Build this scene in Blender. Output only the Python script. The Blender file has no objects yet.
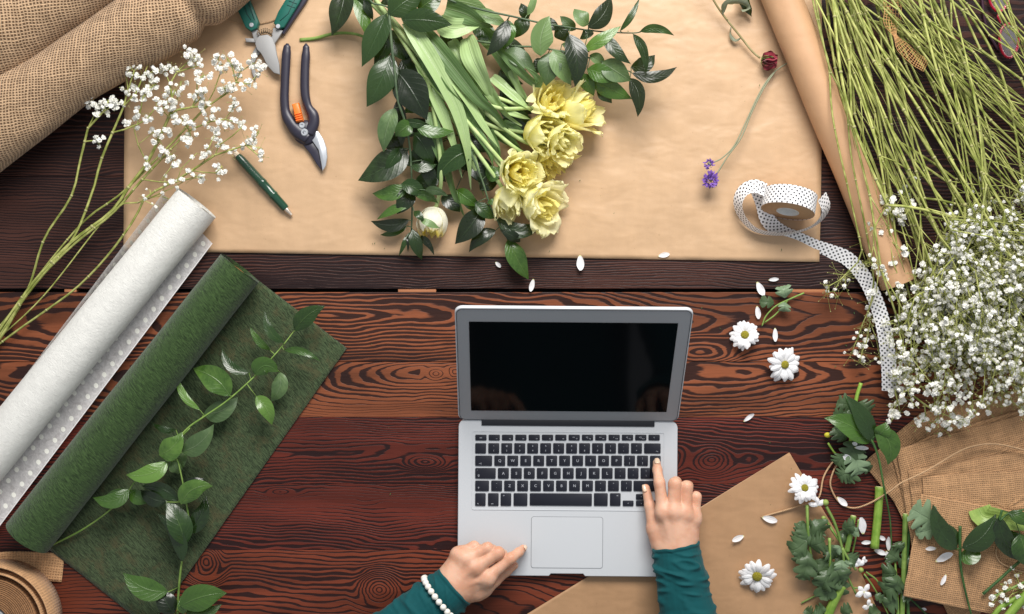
import bpy, math, random
import numpy as np
from mathutils import Vector, Matrix, noise
PI = math.pi
random.seed(7)
sc = bpy.context.scene
COL = sc.collection
H, K = 1.9, 0.0015          # camera height above the table, metres per photo pixel on the table
def W(px, py, z=0.0):
    s = K * (H - z) / H
    return Vector(((px - 512) * s, (307 - py) * s, z))
def lin(r, g, b):
    f = lambda c: (c / 255 / 12.92) if c <= 10 else ((c / 255 + .055) / 1.055) ** 2.4
    return (f(r), f(g), f(b), 1.0)
# ---------------------------------------------------------------- node expressions
class E:
    def __init__(s, nt, sock): s.nt, s.s = nt, sock
    def _m(s, op, o=None, o2=None):
        n = s.nt.nodes.new('ShaderNodeMath'); n.operation = op
        for i, v in enumerate((s, o, o2)):
            if v is None: continue
            if isinstance(v, E): s.nt.links.new(v.s, n.inputs[i])
            else: n.inputs[i].default_value = v
        return E(s.nt, n.outputs[0])
    def __add__(s, o): return s._m('ADD', o)
    def __sub__(s, o): return s._m('SUBTRACT', o)
    def __mul__(s, o): return s._m('MULTIPLY', o)
    def __truediv__(s, o): return s._m('DIVIDE', o)
    def __rsub__(s, o): return (s * -1.0) + o
    __radd__ = __add__; __rmul__ = __mul__
    def pow(s, o): return s._m('POWER', o)
    def sqrt(s): return s._m('SQRT')
    def fract(s): return s._m('FRACT')
    def floor(s): return s._m('FLOOR')
    def sin(s): return s._m('SINE')
    def exp(s): return s._m('EXPONENT')
    def abs(s): return s._m('ABSOLUTE')
    def min(s, o): return s._m('MINIMUM', o)
    def max(s, o): return s._m('MAXIMUM', o)
    def mod(s, o): return s._m('FLOORED_MODULO', o)
    def step(s, a, b):      # smoothstep a..b
        n = s.nt.nodes.new('ShaderNodeMapRange'); n.interpolation_type = 'SMOOTHSTEP'
        s.nt.links.new(s.s, n.inputs[0]); n.inputs[1].default_value = a; n.inputs[2].default_value = b
        n.inputs[3].default_value = 0.0; n.inputs[4].default_value = 1.0
        return E(s.nt, n.outputs[0])
class MT:
    """a procedural material being written"""
    def __init__(s, name):
        s.m = bpy.data.materials.new(name); s.m.use_nodes = True
        s.nt = s.m.node_tree; s.nt.nodes.clear()
        s.out = s.nt.nodes.new('ShaderNodeOutputMaterial')
        s.b = s.nt.nodes.new('ShaderNodeBsdfPrincipled')
        s.nt.links.new(s.b.outputs[0], s.out.inputs[0])
    def n(s, t): return s.nt.nodes.new(t)
    def co(s, which='Object'):
        n = s.n('ShaderNodeTexCoord'); return E(s.nt, n.outputs[which])
    def sep(s, v):
        n = s.n('ShaderNodeSeparateXYZ'); s.nt.links.new(v.s, n.inputs[0])
        return [E(s.nt, o) for o in n.outputs]
    def comb(s, x, y, z=0.0):
        n = s.n('ShaderNodeCombineXYZ')
        for i, v in enumerate((x, y, z)):
            if isinstance(v, E): s.nt.links.new(v.s, n.inputs[i])
            else: n.inputs[i].default_value = v
        return E(s.nt, n.outputs[0])
    def rnd(s):
        n = s.n('ShaderNodeObjectInfo'); return E(s.nt, n.outputs['Random'])
    def noise(s, v, scale=1.0, detail=3.0, rough=.5, dist=0.0):
        n = s.n('ShaderNodeTexNoise'); s.nt.links.new(v.s, n.inputs['Vector'])
        n.inputs['Scale'].default_value = scale; n.inputs['Detail'].default_value = detail
        n.inputs['Roughness'].default_value = rough; n.inputs['Distortion'].default_value = dist
        return E(s.nt, n.outputs[0])
    def voro(s, v, scale=1.0):
        n = s.n('ShaderNodeTexVoronoi'); s.nt.links.new(v.s, n.inputs['Vector']); n.inputs['Scale'].default_value = scale
        return E(s.nt, n.outputs[0])
    def mix(s, f, a, b, mode='MIX'):
        n = s.n('ShaderNodeMix'); n.data_type = 'RGBA'; n.blend_type = mode
        for sock, v in ((n.inputs[0], f), (n.inputs[6], a), (n.inputs[7], b)):
            if isinstance(v, E): s.nt.links.new(v.s, sock)
            else: sock.default_value = v
        return E(s.nt, n.outputs[2])
    def scale_col(s, c, f):
        """colour times scalar expression"""
        n = s.n('ShaderNodeVectorMath'); n.operation = 'SCALE'
        if isinstance(c, E): s.nt.links.new(c.s, n.inputs[0])
        else: n.inputs[0].default_value = c[:3]
        s.nt.links.new(f.s, n.inputs['Scale'])
        return E(s.nt, n.outputs[0])
    def bump(s, h, dist=.001, strength=1.0):
        n = s.n('ShaderNodeBump'); n.inputs['Distance'].default_value = dist; n.inputs['Strength'].default_value = strength
        s.nt.links.new(h.s, n.inputs['Height']); s.nt.links.new(n.outputs[0], s.b.inputs['Normal'])
    def set(s, **k):
        al = dict(col='Base Color', rough='Roughness', metal='Metallic', spec='Specular IOR Level', sss='Subsurface Weight',
                  sssr='Subsurface Radius', ssss='Subsurface Scale', coat='Coat Weight', coatr='Coat Roughness', alpha='Alpha',
                  trans='Transmission Weight', sheen='Sheen Weight', ior='IOR', aniso='Anisotropic')
        for a, v in k.items():
            i = s.b.inputs[al[a]]
            if isinstance(v, E): s.nt.links.new(v.s, i)
            else: i.default_value = v
        return s
    def translucent(s, amount, col):
        """thin petal or leaf: part of the light passes through"""
        t = s.n('ShaderNodeBsdfTranslucent'); mx = s.n('ShaderNodeMixShader')
        if isinstance(col, E): s.nt.links.new(col.s, t.inputs[0])
        else: t.inputs[0].default_value = col
        mx.inputs[0].default_value = amount
        s.nt.links.new(s.b.outputs[0], mx.inputs[1]); s.nt.links.new(t.outputs[0], mx.inputs[2])
        s.nt.links.new(mx.outputs[0], s.out.inputs[0])
        return s
def plain(name, col, rough=.5, **k):
    t = MT(name); o = t.co()
    nz = t.noise(o, 90, 3) * .22 + .89
    t.set(col=t.scale_col(col, nz), rough=rough, **k)
    return t.m
# ---------------------------------------------------------------- mesh building
class MB:
    def __init__(s): s.v, s.f, s.uv, s.mi = [], [], [], []
    def face(s, idx, uvs=None, mi=0):
        s.f.append(tuple(idx)); s.uv.append(uvs or [(0, 0)] * len(idx)); s.mi.append(mi)
    def grid(s, rows, uvf=None, closed=False, mi=0, cap=(False, False)):
        """rows: list of equally long lists of points"""
        b = len(s.v); nr, nc = len(rows), len(rows[0])
        for r in rows: s.v.extend(Vector(p) for p in r)
        uvf = uvf or (lambda i, j: (j / (nc if closed else nc - 1), i / (nr - 1)))
        for i in range(nr - 1):
            for j in range(nc if closed else nc - 1):
                j2 = (j + 1) % nc
                s.face((b + i * nc + j, b + i * nc + j2, b + (i + 1) * nc + j2, b + (i + 1) * nc + j),
                       [uvf(i, j), uvf(i, j + 1), uvf(i + 1, j + 1), uvf(i + 1, j)], mi)
        if cap[0]: s.face([b + j for j in range(nc)][::-1], None, mi)
        if cap[1]: s.face([b + (nr - 1) * nc + j for j in range(nc)], None, mi)
        return s
    def tube(s, pts, rad, seg=8, cap=(True, True), flat=1.0, mi=0, up=Vector((0, 0, 1)), sub=1):
        """pts may be coarse: smoothed with sub>1; rad number or f(t)"""
        if sub > 1: pts = smooth(pts, sub)
        rf = rad if callable(rad) else (lambda t: rad)
        L = [0.0]
        for a, b in zip(pts, pts[1:]): L.append(L[-1] + (b - a).length)
        tot = L[-1] or 1.0; rows = []; prev = None
        for i, p in enumerate(pts):
            t = (pts[min(i + 1, len(pts) - 1)] - pts[max(i - 1, 0)]).normalized()
            ref = prev if prev is not None else (up if abs(t.dot(up)) < .95 else Vector((1, 0, 0)))
            n = (ref - t * ref.dot(t)).normalized(); prev = n; sd = t.cross(n)
            r = rf(L[i] / tot)
            rows.append([p + (sd * math.cos(a) + n * flat * math.sin(a)) * r for a in (2 * PI * k / seg for k in range(seg))])
        s.grid(rows, lambda i, j: (j / seg, L[i]), True, mi, cap)
        return s
    def plate(s, pts, z0, z1, bev=.001, mi=0, M=None):
        """extruded outline (list of 2D world points), with a bevelled top edge"""
        P = [Vector((p[0], p[1])) for p in pts]; n = len(P)
        area = sum(P[i].x * P[(i + 1) % n].y - P[(i + 1) % n].x * P[i].y for i in range(n))
        if area < 0: P.reverse()
        def inset(d):
            o = []
            for i in range(n):
                a, b, c = P[i - 1], P[i], P[(i + 1) % n]
                e1, e2 = (b - a).normalized(), (c - b).normalized()
                n1, n2 = Vector((-e1.y, e1.x)), Vector((-e2.y, e2.x))
                m = (n1 + n2); m = m / max(m.length_squared, .3) * 2 if m.length > 1e-6 else n1
                o.append(b + m * d * .5 * 1.0)
            return o
        rings = [(P, z0), (P, z1 - bev), (inset(bev * .6), z1 - bev * .3), (inset(bev * 1.6), z1)]
        rows = [[Vector((p.x, p.y, z)) for p in R] for R, z in rings]
        if M: rows = [[M @ p for p in r] for r in rows]
        s.grid(rows, None, True, mi, (True, True))
        return s
    def box(s, c, d, mi=0, M=None, bev=0.0):
        x, y, z = d[0] / 2, d[1] / 2, d[2] / 2
        return s.plate([(c[0] - x, c[1] - y), (c[0] + x, c[1] - y), (c[0] + x, c[1] + y), (c[0] - x, c[1] + y)], c[2] - z, c[2] + z, bev or min(d) * .05, mi, M)
    def ball(s, c, r, seg=10, rings=7, mi=0, sq=(1, 1, 1), M=None):
        rows = []
        for i in range(rings + 1):
            th = PI * i / rings; rr = max(math.sin(th), 1e-3)
            rows.append([Vector((rr * math.cos(2 * PI * k / seg) * r * sq[0], rr * math.sin(2 * PI * k / seg) * r * sq[1], -math.cos(th) * r * sq[2])) for k in range(seg)])
        c = Vector(c)
        rows = [[(M @ p if M else p) + c for p in rw] for rw in rows]
        s.grid(rows, None, True, mi); return s
    def lathe(s, prof, M, seg=32, mi=0):
        rows = [[M @ Vector((r * math.cos(2 * PI * k / seg), r * math.sin(2 * PI * k / seg), h)) for k in range(seg)] for r, h in prof]
        s.grid(rows, None, True, mi); return s
    def mesh(s, name, mats, origin=Vector((0, 0, 0)), smooth_=True):
        me = bpy.data.meshes.new(name)
        me.from_pydata([tuple(p - origin) for p in s.v], [], s.f)
        ul = me.uv_layers.new(name='UVMap')
        flat = [c for f in s.uv for uv in f for c in uv]
        ul.data.foreach_set('uv', flat)
        for m in (mats if isinstance(mats, (list, tuple)) else [mats]): me.materials.append(m)
        me.polygons.foreach_set('material_index', s.mi)
        if smooth_: me.polygons.foreach_set('use_smooth', [True] * len(s.f))
        me.update(); return me
    def build(s, name, mats, parent=None, origin=None, smooth_=True, auto=None):
        o0 = parent.location.copy() if parent is not None and origin is None else (origin or Vector((0, 0, 0)))
        if parent is not None and parent.parent is not None and origin is None: o0 = parent.parent.location.copy()
        me = s.mesh(name, mats, o0, smooth_)
        if auto is not None: me.set_sharp_from_angle(angle=math.radians(auto))
        o = bpy.data.objects.new(name, me); COL.objects.link(o)
        if parent is not None: o.parent = parent
        else: o.location = o0
        return o
def smooth(P, n=6):
    """Catmull-Rom through the points"""
    P = [Vector(p) for p in P]
    if len(P) < 3: return [P[0].lerp(P[-1], i / n) for i in range(n + 1)]
    Q = [P[0] * 2 - P[1]] + P + [P[-1] * 2 - P[-2]]; out = []
    for i in range(1, len(Q) - 2):
        a, b, c, d = Q[i - 1:i + 3]
        for k in range(n):
            t = k / n
            out.append(.5 * ((2 * b) + (c - a) * t + (2 * a - 5 * b + 4 * c - d) * t * t + (3 * b - a - 3 * c + d) * t ** 3))
    out.append(P[-1]); return out
def resample(P, n):
    L = [0.0]
    for a, b in zip(P, P[1:]): L.append(L[-1] + (b - a).length)
    out = []; j = 0
    for i in range(n + 1):
        d = L[-1] * i / n
        while j < len(L) - 2 and L[j + 1] < d: j += 1
        out.append(P[j].lerp(P[j + 1], (d - L[j]) / max(L[j + 1] - L[j], 1e-9)))
    return out
def strip(mb, pts, wf, nv=12, nu=4, roll=0.0, fold=0.0, cup=0.0, wav=0.0, seed=0, up=Vector((0, 0, 1)), mi=0, twist=0.0, uvlen=False):
    """a blade along pts. wf(t)=half width; roll/twist turn it about its length; fold=V section; cup=round section; wav=wavy rim"""
    P = resample(smooth(pts, 8), nv); rows = []; prev = None; L = 0
    Ls = []
    for i, p in enumerate(P):
        t = (P[min(i + 1, nv)] - P[max(i - 1, 0)]).normalized()
        if prev is None:
            ref = up if abs(t.dot(up)) < .9 else Vector((0, 1, 0.01))
            n = (ref - t * ref.dot(t)).normalized()
        else: n = (prev - t * prev.dot(t)).normalized()
        prev = n
        a = roll + twist * i / nv
        nn = Matrix.Rotation(a, 3, t) @ n; sd = t.cross(nn)
        w = wf(i / nv); row = []
        for j in range(nu + 1):
            q = j / nu * 2 - 1
            h = fold * abs(q) * w - cup * q * q * w
            if wav: h += wav * abs(q) ** 1.5 * math.sin(i / nv * 13 + q * 2 + seed * 7.3)
            row.append(p + sd * q * w + nn * h)
        rows.append(row)
        if i: L += (P[i] - P[i - 1]).length
        Ls.append(L)
    if uvlen: mb.grid(rows, lambda i, j: ((j / nu) * 2 * wf(0), Ls[i]), False, mi)
    else: mb.grid(rows, lambda i, j: (j / nu, i / nv), False, mi)
    return P
# ---------------------------------------------------------------- things and labels
def tag(o, label=None, cat=None, group=None, kind=None):
    if label: o['label'] = label
    if cat: o['category'] = cat
    if group: o['group'] = group
    if kind: o['kind'] = kind
    return o
def thing(name, label, cat, loc=(0, 0, 0), group=None):
    o = bpy.data.objects.new(name, None); o.empty_display_size = .01
    COL.objects.link(o); o.location = Vector(loc); return tag(o, label, cat, group)
# ================================================================ camera, light, world
cam = bpy.data.cameras.new('camera'); co = bpy.data.objects.new('camera', cam); COL.objects.link(co)
co.location = (0, 0, H); cam.sensor_width = 36; cam.lens = 36 * H / (1024 * K); cam.clip_end = 50; cam.clip_start = .05
sc.camera = co
wd = bpy.data.worlds.new("World"); sc.world = wd; wd.use_nodes = True
wd.node_tree.nodes['Background'].inputs[0].default_value = (.90, .94, 1.0, 1)
wd.node_tree.nodes['Background'].inputs[1].default_value = .48
la = bpy.data.lights.new('window_light', 'AREA'); la.shape = 'RECTANGLE'; la.size = 1.5; la.size_y = 1.0; la.energy = 92; la.color = (1, .965, .92)
lo = bpy.data.objects.new('window_light', la); COL.objects.link(lo); lo.location = (.28, 1.70, 1.62)
lo.rotation_euler = (Vector((0.02, -.1, 0)) - lo.location).to_track_quat('-Z', 'Y').to_euler()
sc.view_settings.view_transform = 'Standard'; sc.view_settings.look = 'None'; sc.view_settings.exposure = 0
sc.cycles.use_denoising = True
sc.cycles.max_bounces = 8; sc.cycles.transparent_max_bounces = 16

# ================================================================ wood
def wood(name, seed, v0, d0, slope, x0, spacing, orange, dark, cover, knots=(), red=.0):
    t = MT(name); x, y, z = t.sep(t.co())
    P = t.comb(x * 1.0, y, seed * 3.1)
    n1 = t.noise(t.comb(x * 3.0, y * 9.0, seed * 5.0), 1, 3, .5) - .5
    n2 = t.noise(t.comb(x * 2.2, y * 5.0, seed * 7.0 + 3), 1, 3, .55) - .5
    n3 = t.noise(t.comb(x * 9, y * 26, seed), 1, 3, .55) - .5
    a = (y - v0) + n1 * .05
    b = (x - x0) * slope + d0 + n2 * .09
    n4 = t.noise(t.comb(x * 34, y * 90, seed), 1, 3, .6) - .5
    r = (a * a + b * b).sqrt() + n3 * .009 + n4 * .0012
    for kx, ky, amp, wx, wy in knots:
        p = W(kx, ky); dx = (x - p.x) / wx; dy = (y - p.y) / wy
        d_ = (dx * dx + dy * dy).sqrt() + n3 * .5; w_ = 1.0 - d_.step(.55, 1.5)
        r0 = math.hypot(p.y - v0, (p.x - x0) * slope + d0) + .5 * spacing
        r = r * (1.0 - w_) + ((d_ - 1.0) * abs(amp) + r0) * w_
    ph = (r / spacing + n3 * .6).fract()
    fib = t.noise(t.comb(x * 9, y * 520, seed), 1, 3, .7)
    fib2 = t.noise(t.comb(x * 30, y * 1400, seed), 1, 2, .6)
    big = t.noise(t.comb(x * 3.2, y * 13, seed * 2.0), 1, 3, .55)
    thr = (big - .5) * 2.0 + cover
    band = (ph + (fib - .5) * .42 - thr)
    dk = band.step(-.07, .10) * (1.0 - (ph + (fib - .5) * .1).step(.93, 1.0))
    med = t.noise(t.comb(x * 2, y * 16, seed * 4.0 + 9), 1, 3, .6)
    og = t.mix(med.step(.35, .68), orange, tuple(c * .50 for c in orange[:3]) + (1,))
    og = t.scale_col(og, fib2 * .55 + fib * .5 + .45)
    dkc = t.scale_col(dark, fib * 1.1 + .12)
    c = t.mix(dk * .90, og, dkc)
    sp = t.noise(t.comb(x * 130, y * 260, seed), 1, 2)          # specks of dust
    c = t.mix(sp.step(.80, .86) * .15, c, (.5, .42, .36, 1))
    t.set(col=c, rough=dk * -.08 + fib2 * .16 + .43, spec=.22)
    t.bump(dk * -.5 + fib * .5, .0006, .9)
    return t.m
OR = lin(136, 77, 49); DKc = lin(33, 22, 24); RED = lin(108, 45, 33); OR2 = lin(126, 60, 39)
DRK = lin(76, 45, 37)
planks = [
 # y0,  y1,  orange, cover, v0px, d0, slope, x0, spacing, knots
 (-90, 66, DRK, .42, 20, .05, .03, 0, .0048, ()),
 (66, 176, DRK, .40, 240, .06, .02, 0, .0046, ()),
 (176, 289.0, DRK, .42, 400, .05, .02, .1, .0044, ()),
 (292.0, 362, OR, .46, 318, .012, .085, -.12, .0058, ((700, 352, .018, .060, .020),)),
 (362, 417, OR, .50, 372, .02, .07, .35, .0045, ((436, 374, .014, .018, .012),)),
 (417, 484, RED, .52, 455, .03, .05, .3, .0042, ((425, 462, .016, .036, .014), (712, 460, .026, .040, .026))),
 (484, 550, RED, .46, 560, .03, .045, -.3, .0038, ((280, 492, .010, .03, .009),)),
 (550, 720, OR2, .54, 625, .02, .06, -.55, .0056, ((379, 590, .034, .036, .032), (206, 562, .030, .026, .030))),
]
table = thing('table', 'dark red brown stained pine tabletop of glued boards under all the flowers', 'table', (0, 0, 0))
for i, (y0, y1, oc, cov, v0, d0, sl, x0, spc, kn) in enumerate(planks):
    m = wood('stained pine', i * 1.7 + 1, W(0, v0).y, d0, sl, x0, spc, oc, DKc, cov, kn)
    mb = MB(); a, b = W(0, y0 + .12).y, W(0, y1 - .12).y
    mb.plate([(-1.1, b), (1.1, b), (1.1, a), (-1.1, a)], -.03, 0, .0012 if i in (2, 3) else .0004)
    mb.build('plank', m, table, smooth_=False)
spm = plain('raw wood', lin(170, 110, 72), .7)
for x0, x1 in ((398, 436), (791, 826), (64, 76)):
    a, b = W(x0, 292.4), W(x1, 288.6)
    MB().plate([(a.x, a.y), (b.x, a.y), (b.x, b.y), (a.x, b.y)], -.03, -.0015, .0005).build('spacer', spm, table)
MB().box((0, W(0, 290).y, -.045), (2.2, .12, .02)).build('support_rail', plain('dark stain', (.006, .005, .005, 1), .8), table)  # added board under the plank gap; near-black colour stands for the shade there

# ================================================================ kraft paper
def kraft(name, col, wr=1.0, seed=0.0):
    t = MT(name); o = t.co(); x, y, z = t.sep(o)
    f = t.noise(o, 900, 3, .7); g = t.noise(o, 14, 4, .6); cl = t.noise(t.comb(x * 60, y * 18, z * 60), 1, 3, .6)
    sp = t.noise(o, 320, 2)
    c = t.scale_col(col, f * .16 + g * .22 + cl * .16 + .74)
    c = t.mix(sp.step(.71, .78) * .35, c, lin(120, 78, 50))
    w = t.n('ShaderNodeTexNoise'); w.noise_type = 'RIDGED_MULTIFRACTAL'; t.nt.links.new(o.s, w.inputs['Vector'])
    w.inputs['Scale'].default_value = 11; w.inputs['Detail'].default_value = 4; w.inputs['Distortion'].default_value = .6
    t.set(col=c, rough=.44, spec=.5)
    t.bump(t.noise(t.comb(x * .6, y, z), 30, 2, .5, .2) * 1.5 + E(t.nt, w.outputs[0]) * .34 + f * .05 + t.noise(o, 7, 2) * 3, .0022 * wr, .75)
    return t.m
KR = kraft('kraft paper', lin(190, 157, 122)); KR2 = kraft('kraft roll paper', lin(190, 150, 114), .35)
KR3 = kraft('kraft sheet brown', lin(172, 134, 98))
def wrinkle(x, y, a=.0016, s=0.0):
    p = Vector((x * 6 + s, y * 6, s)); q = Vector((x * 22, y * 22, s + 4))
    return a * (noise.noise(p) * .8 + .25 * noise.noise(q) + .5)
def sheet(outline, n, zf, mat, name, label, cat, z0=.0012, thick=True):
    """a paper sheet spanned between two pixel polylines: left edge and right edge"""
    Lp, Rp = outline; mb = MB(); rows = []
    Ls = resample([W(*p) for p in Lp], n[0]); Rs = resample([W(*p) for p in Rp], n[0])
    for a, b in zip(Ls, Rs):
        row = []
        for j in range(n[1] + 1):
            p = a.lerp(b, j / n[1]); row.append(Vector((p.x, p.y, z0 + zf(p.x, p.y))))
        rows.append(row)
    mb.grid(rows)
    o = mb.build(name, mat, origin=Vector((rows[n[0] // 2][n[1] // 2].x, rows[n[0] // 2][n[1] // 2].y, 0)))
    if thick:
        s = o.modifiers.new('s', 'SOLIDIFY'); s.thickness = .0004; s.offset = 0
    return tag(o, label, cat)
sheet(([(128, -60), (125, 100), (124, 236), (124, 251)], [(821, -60), (822, 100), (820, 220), (819, 262)]), (70, 120),
      lambda x, y: wrinkle(x, y, .0022), KR, 'kraft_paper_sheet', 'large flat sheet of brown kraft paper under the tulip bouquet and tools', 'paper sheet')
sheet(([(789, 452.5), (655, 535), (525, 615), (430, 672)], [(789.6, 453), (822, 508), (862, 575), (905, 672)]), (60, 60),
      lambda x, y: wrinkle(x, y, .0016, 3), KR3, 'kraft_paper_sheet', 'pointed brown kraft paper sheet lying under the laptop corner and loose daisy', 'paper sheet', z0=.0004)

def axis_tube(mb, a, b, r0, r1, seg=48, n=40, ins=None, lump=0.0, seed=0, mi=0):
    """open hollow roll from a to b; returns axis frame"""
    t = (b - a).normalized(); up = Vector((0, 0, 1)); n0 = (up - t * up.dot(t)).normalized(); sd = t.cross(n0); L = (b - a).length
    rows = []
    for i in range(n + 1):
        c = a.lerp(b, i / n); r = r0 + (r1 - r0) * i / n
        row = []
        for k in range(seg):
            an = 2 * PI * k / seg
            rr = r + lump * noise.noise(Vector((math.cos(an) * 1.2 + seed, math.sin(an) * 1.2, i / n * L * 9)))
            row.append(c + (sd * math.cos(an) + n0 * math.sin(an)) * rr)
        rows.append(row)
    mb.grid(rows, lambda i, j: (j / seg * 2 * PI * r0, i / n * L), True, mi)
    return t, n0, sd
def spiral_end(mb, c, t, n0, sd, r, rin, turns, out, mi=0, seg=40):
    """layered spiral seen at the end of a roll: a thin wound sheet with visible depth"""
    N = int(turns * seg); rows = [[], []]
    for i in range(N + 1):
        an = 2 * PI * i / seg; rr = r - (r - rin) * i / N
        p = c + (sd * math.cos(an) + n0 * math.sin(an)) * rr
        rows[0].append(p); rows[1].append(p + t * out)
    mb.grid(rows, lambda i, j: (j * .004, i * out), False, mi)
# kraft roll on the right
root = thing('kraft_paper_roll', 'narrow rolled tube of brown kraft paper slanting down beside the green stems', 'paper roll', W(825, 120))
a, b = W(752, -75, .029), W(898, 284, .027)
mb = MB(); t_, n0, sd = axis_tube(mb, a, b, .0292, .0262, lump=.0012, seed=2); mb.build('outer_wrap', KR2, root)
mb = MB(); spiral_end(mb, b, t_, n0, sd, .0262, .012, 5, -.12); mb.build('wound_layers', KR2, root)

# ================================================================ burlap
def burlap(name, col, hole, scale, depth=.0010, dens=.5, shell=False, warp=.35):
    t = MT(name); u, v, _ = t.sep(t.co('UV')); o = t.co()
    wn = t.noise(t.comb(u * 9, v * 14, 0), 1, 4, .6) - .5; wm = t.noise(t.comb(v * 9 + 7, u * 14, 3), 1, 4, .6) - .5
    u_, v_ = (u * .86 + v * .5, v * .86 - u * .5) if dens < .3 else (u, v)
    uu = (u_ + wn * scale * warp * 6) / scale; vv = (v_ + wm * scale * warp * 6) / scale
    cu, cv = uu.fract() - .5, vv.fract() - .5
    idu = t.noise(t.comb(uu.floor() * 3.1, v * 30, 0), 1, 2); idv = t.noise(t.comb(u * 30, vv.floor() * 3.1, 5), 1, 2)
    tu = 1.0 - (cu.abs() / (idu * .35 + dens - .16)).min(1.0).pow(2.0)     # round thread profile running along v
    tv = 1.0 - (cv.abs() / (idv * .35 + dens - .16)).min(1.0).pow(2.0)
    ov = ((uu.floor() + vv.floor()).mod(2.0)) * .5
    h = (tu + ov * .6 * tu).max(tv + (.5 - ov) * .6 * tv)
    fz = t.noise(t.comb(u * 2600, v * 2600, 1), 1, 2, .7)
    tint = t.noise(t.comb(u * 18, v * 18, 9), 1, 3)
    tc = t.scale_col(col, idu * .5 + idv * .5 + fz * .35 + tint * .4 + (h * .2) - .05)
    ho = h.step(.05, .4)
    t.set(rough=.9, spec=.1, sheen=.15)
    if shell: t.set(col=tc, alpha=ho)
    else: t.set(col=t.mix(ho, hole, tc))
    t.bump(h + fz * .25, depth, 1.0)
    return t.m
BUR = burlap('loose burlap', lin(186, 156, 124), lin(98, 72, 50), .0045, .0010, .27, warp=.6)
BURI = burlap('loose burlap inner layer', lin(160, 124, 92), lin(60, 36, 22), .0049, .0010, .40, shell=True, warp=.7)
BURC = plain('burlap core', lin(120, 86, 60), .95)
JUT = burlap('fine jute ribbon', lin(190, 148, 108), lin(84, 54, 34), .0040, .0010, .50)
JUT2 = burlap('wound jute ribbon', lin(150, 110, 76), lin(66, 44, 28), .0040, .0012, .50)
BAG = burlap('fine burlap bag cloth', lin(180, 140, 102), lin(92, 62, 40), .0030, .0011, .50)
def burlap_roll(a, b, r0, r1, label, bulge):
    root = thing('burlap_roll', label, 'fabric roll', (a + b) / 2 * 1.0)
    root.location.z = 0
    for nm, m, dr, sd_ in (('outer_layer', BUR, 0, 1.0), ('inner_layer', BURI, -.0030, 4.4), ('core', BURC, -.006, 9)):
        mb = MB(); n, seg = 80, 64
        t = (b - a).normalized(); n0 = (Vector((0, 0, 1)) - t * t.z).normalized(); s_ = t.cross(n0); L = (b - a).length; rows = []
        for i in range(n + 1):
            f = i / n; c = a.lerp(b, f); r = r0 + (r1 - r0) * f + dr; row = []
            for k in range(seg):
                an = 2 * PI * k / seg
                rr = r + bulge(f, an) + .0035 * noise.noise(Vector((math.cos(an) * 1.1 + sd_ * .0 + root.location.x * 9, math.sin(an) * 1.1, f * L * 14)))
                p = c + (s_ * math.cos(an) + n0 * math.sin(an)) * rr
                p.z = max(p.z, .002 - dr); row.append(p)
            rows.append(row)
        tw = .25
        mb.grid(rows, lambda i, j: (j / seg * 2 * PI * r0 + sd_ * .0013, i / n * L + math.sin(j / seg * 2 * PI) * .012 + sd_ * .0007), True, 0, (True, True))
        mb.build(nm, m, root)
    return root
def bulgeA(f, an): return -.010 * math.exp(-((f - .775) / .018) ** 2) + .005 * math.sin(f * 9 + 1)
burlap_roll(W(-75, 166, .060), W(262, -50, .05), .0615, .048, 'loosely woven burlap roll beside the left gypsophila sprigs, the lower of two', bulgeA)
burlap_roll(W(-95, 100, .068), W(150, -70, .068), .067, .067, 'loosely woven burlap roll in the top left corner, behind the lower one', lambda f, an: .004 * math.sin(f * 7))

# ================================================================ white fleece roll with dotted film
t = MT('white fleece'); u, v, _ = t.sep(t.co('UV')); o = t.co()
fb = t.noise(t.comb(u * 160, v * 900, 0), 1, 4, .6, 1.2); cl = t.noise(t.comb(u * 60, v * 60, 3), 1, 4, .7, .5)
t.set(col=t.scale_col(lin(226, 225, 219), fb * .34 + cl * .2 + .76), rough=.75, sheen=.2, sss=.0); t.bump(fb + cl * .9, .0014, 1.0); FLE = t.m
t = MT('dotted film'); u, v, _ = t.sep(t.co('UV')); o = t.co()
sp = .0205
row1 = ((u - .0065) * (u - .0065) + (((v / sp).fract() - .5) * sp).pow(2.0)).sqrt()
def dots(u0, off, r, frac=1.0):
    du = u - u0; dv = ((v / sp + off).fract() - .5) * sp
    return 1.0 - ((du * du + dv * dv).sqrt()).step(r * .82, r)
dd = dots(.0105, 0, .0040).max(dots(.0285, .5, .0040)).max(dots(.091, .3, .0036))
web = t.noise(t.comb(u * 130, v * 130, 3), 1, 5, .75, 1.0)
al = (web * 1.0 + .18).max(dd)
al = al.max(1.0 - u.step(.0008, .0022) + 0.0)
t.set(col=t.mix(dd, lin(240, 238, 238), lin(250, 250, 242)), alpha=al.min(1.0), rough=.4)
t.bump(web, .0006, .6); FILM = t.m
root = thing('fleece_roll', 'thick white fleece roll with white dotted film edges, left of the green roll', 'fabric roll', W(70, 380))
def rp(px, py, r): return W(px, py, r)
r_ = .0338
ax0, ax1 = W(197, 203, r_ + .004), W(197 - 300, 203 + 368, r_ + .004)
mb = MB(); t_, n0, sd = axis_tube(mb, ax0, ax1, r_, r_ * 1.02, lump=.0008, n=60, seed=5)
spiral_end(mb, ax0, t_, n0, sd, r_, .012, 5, .05)
mb.build('roll', FLE, root)
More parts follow.
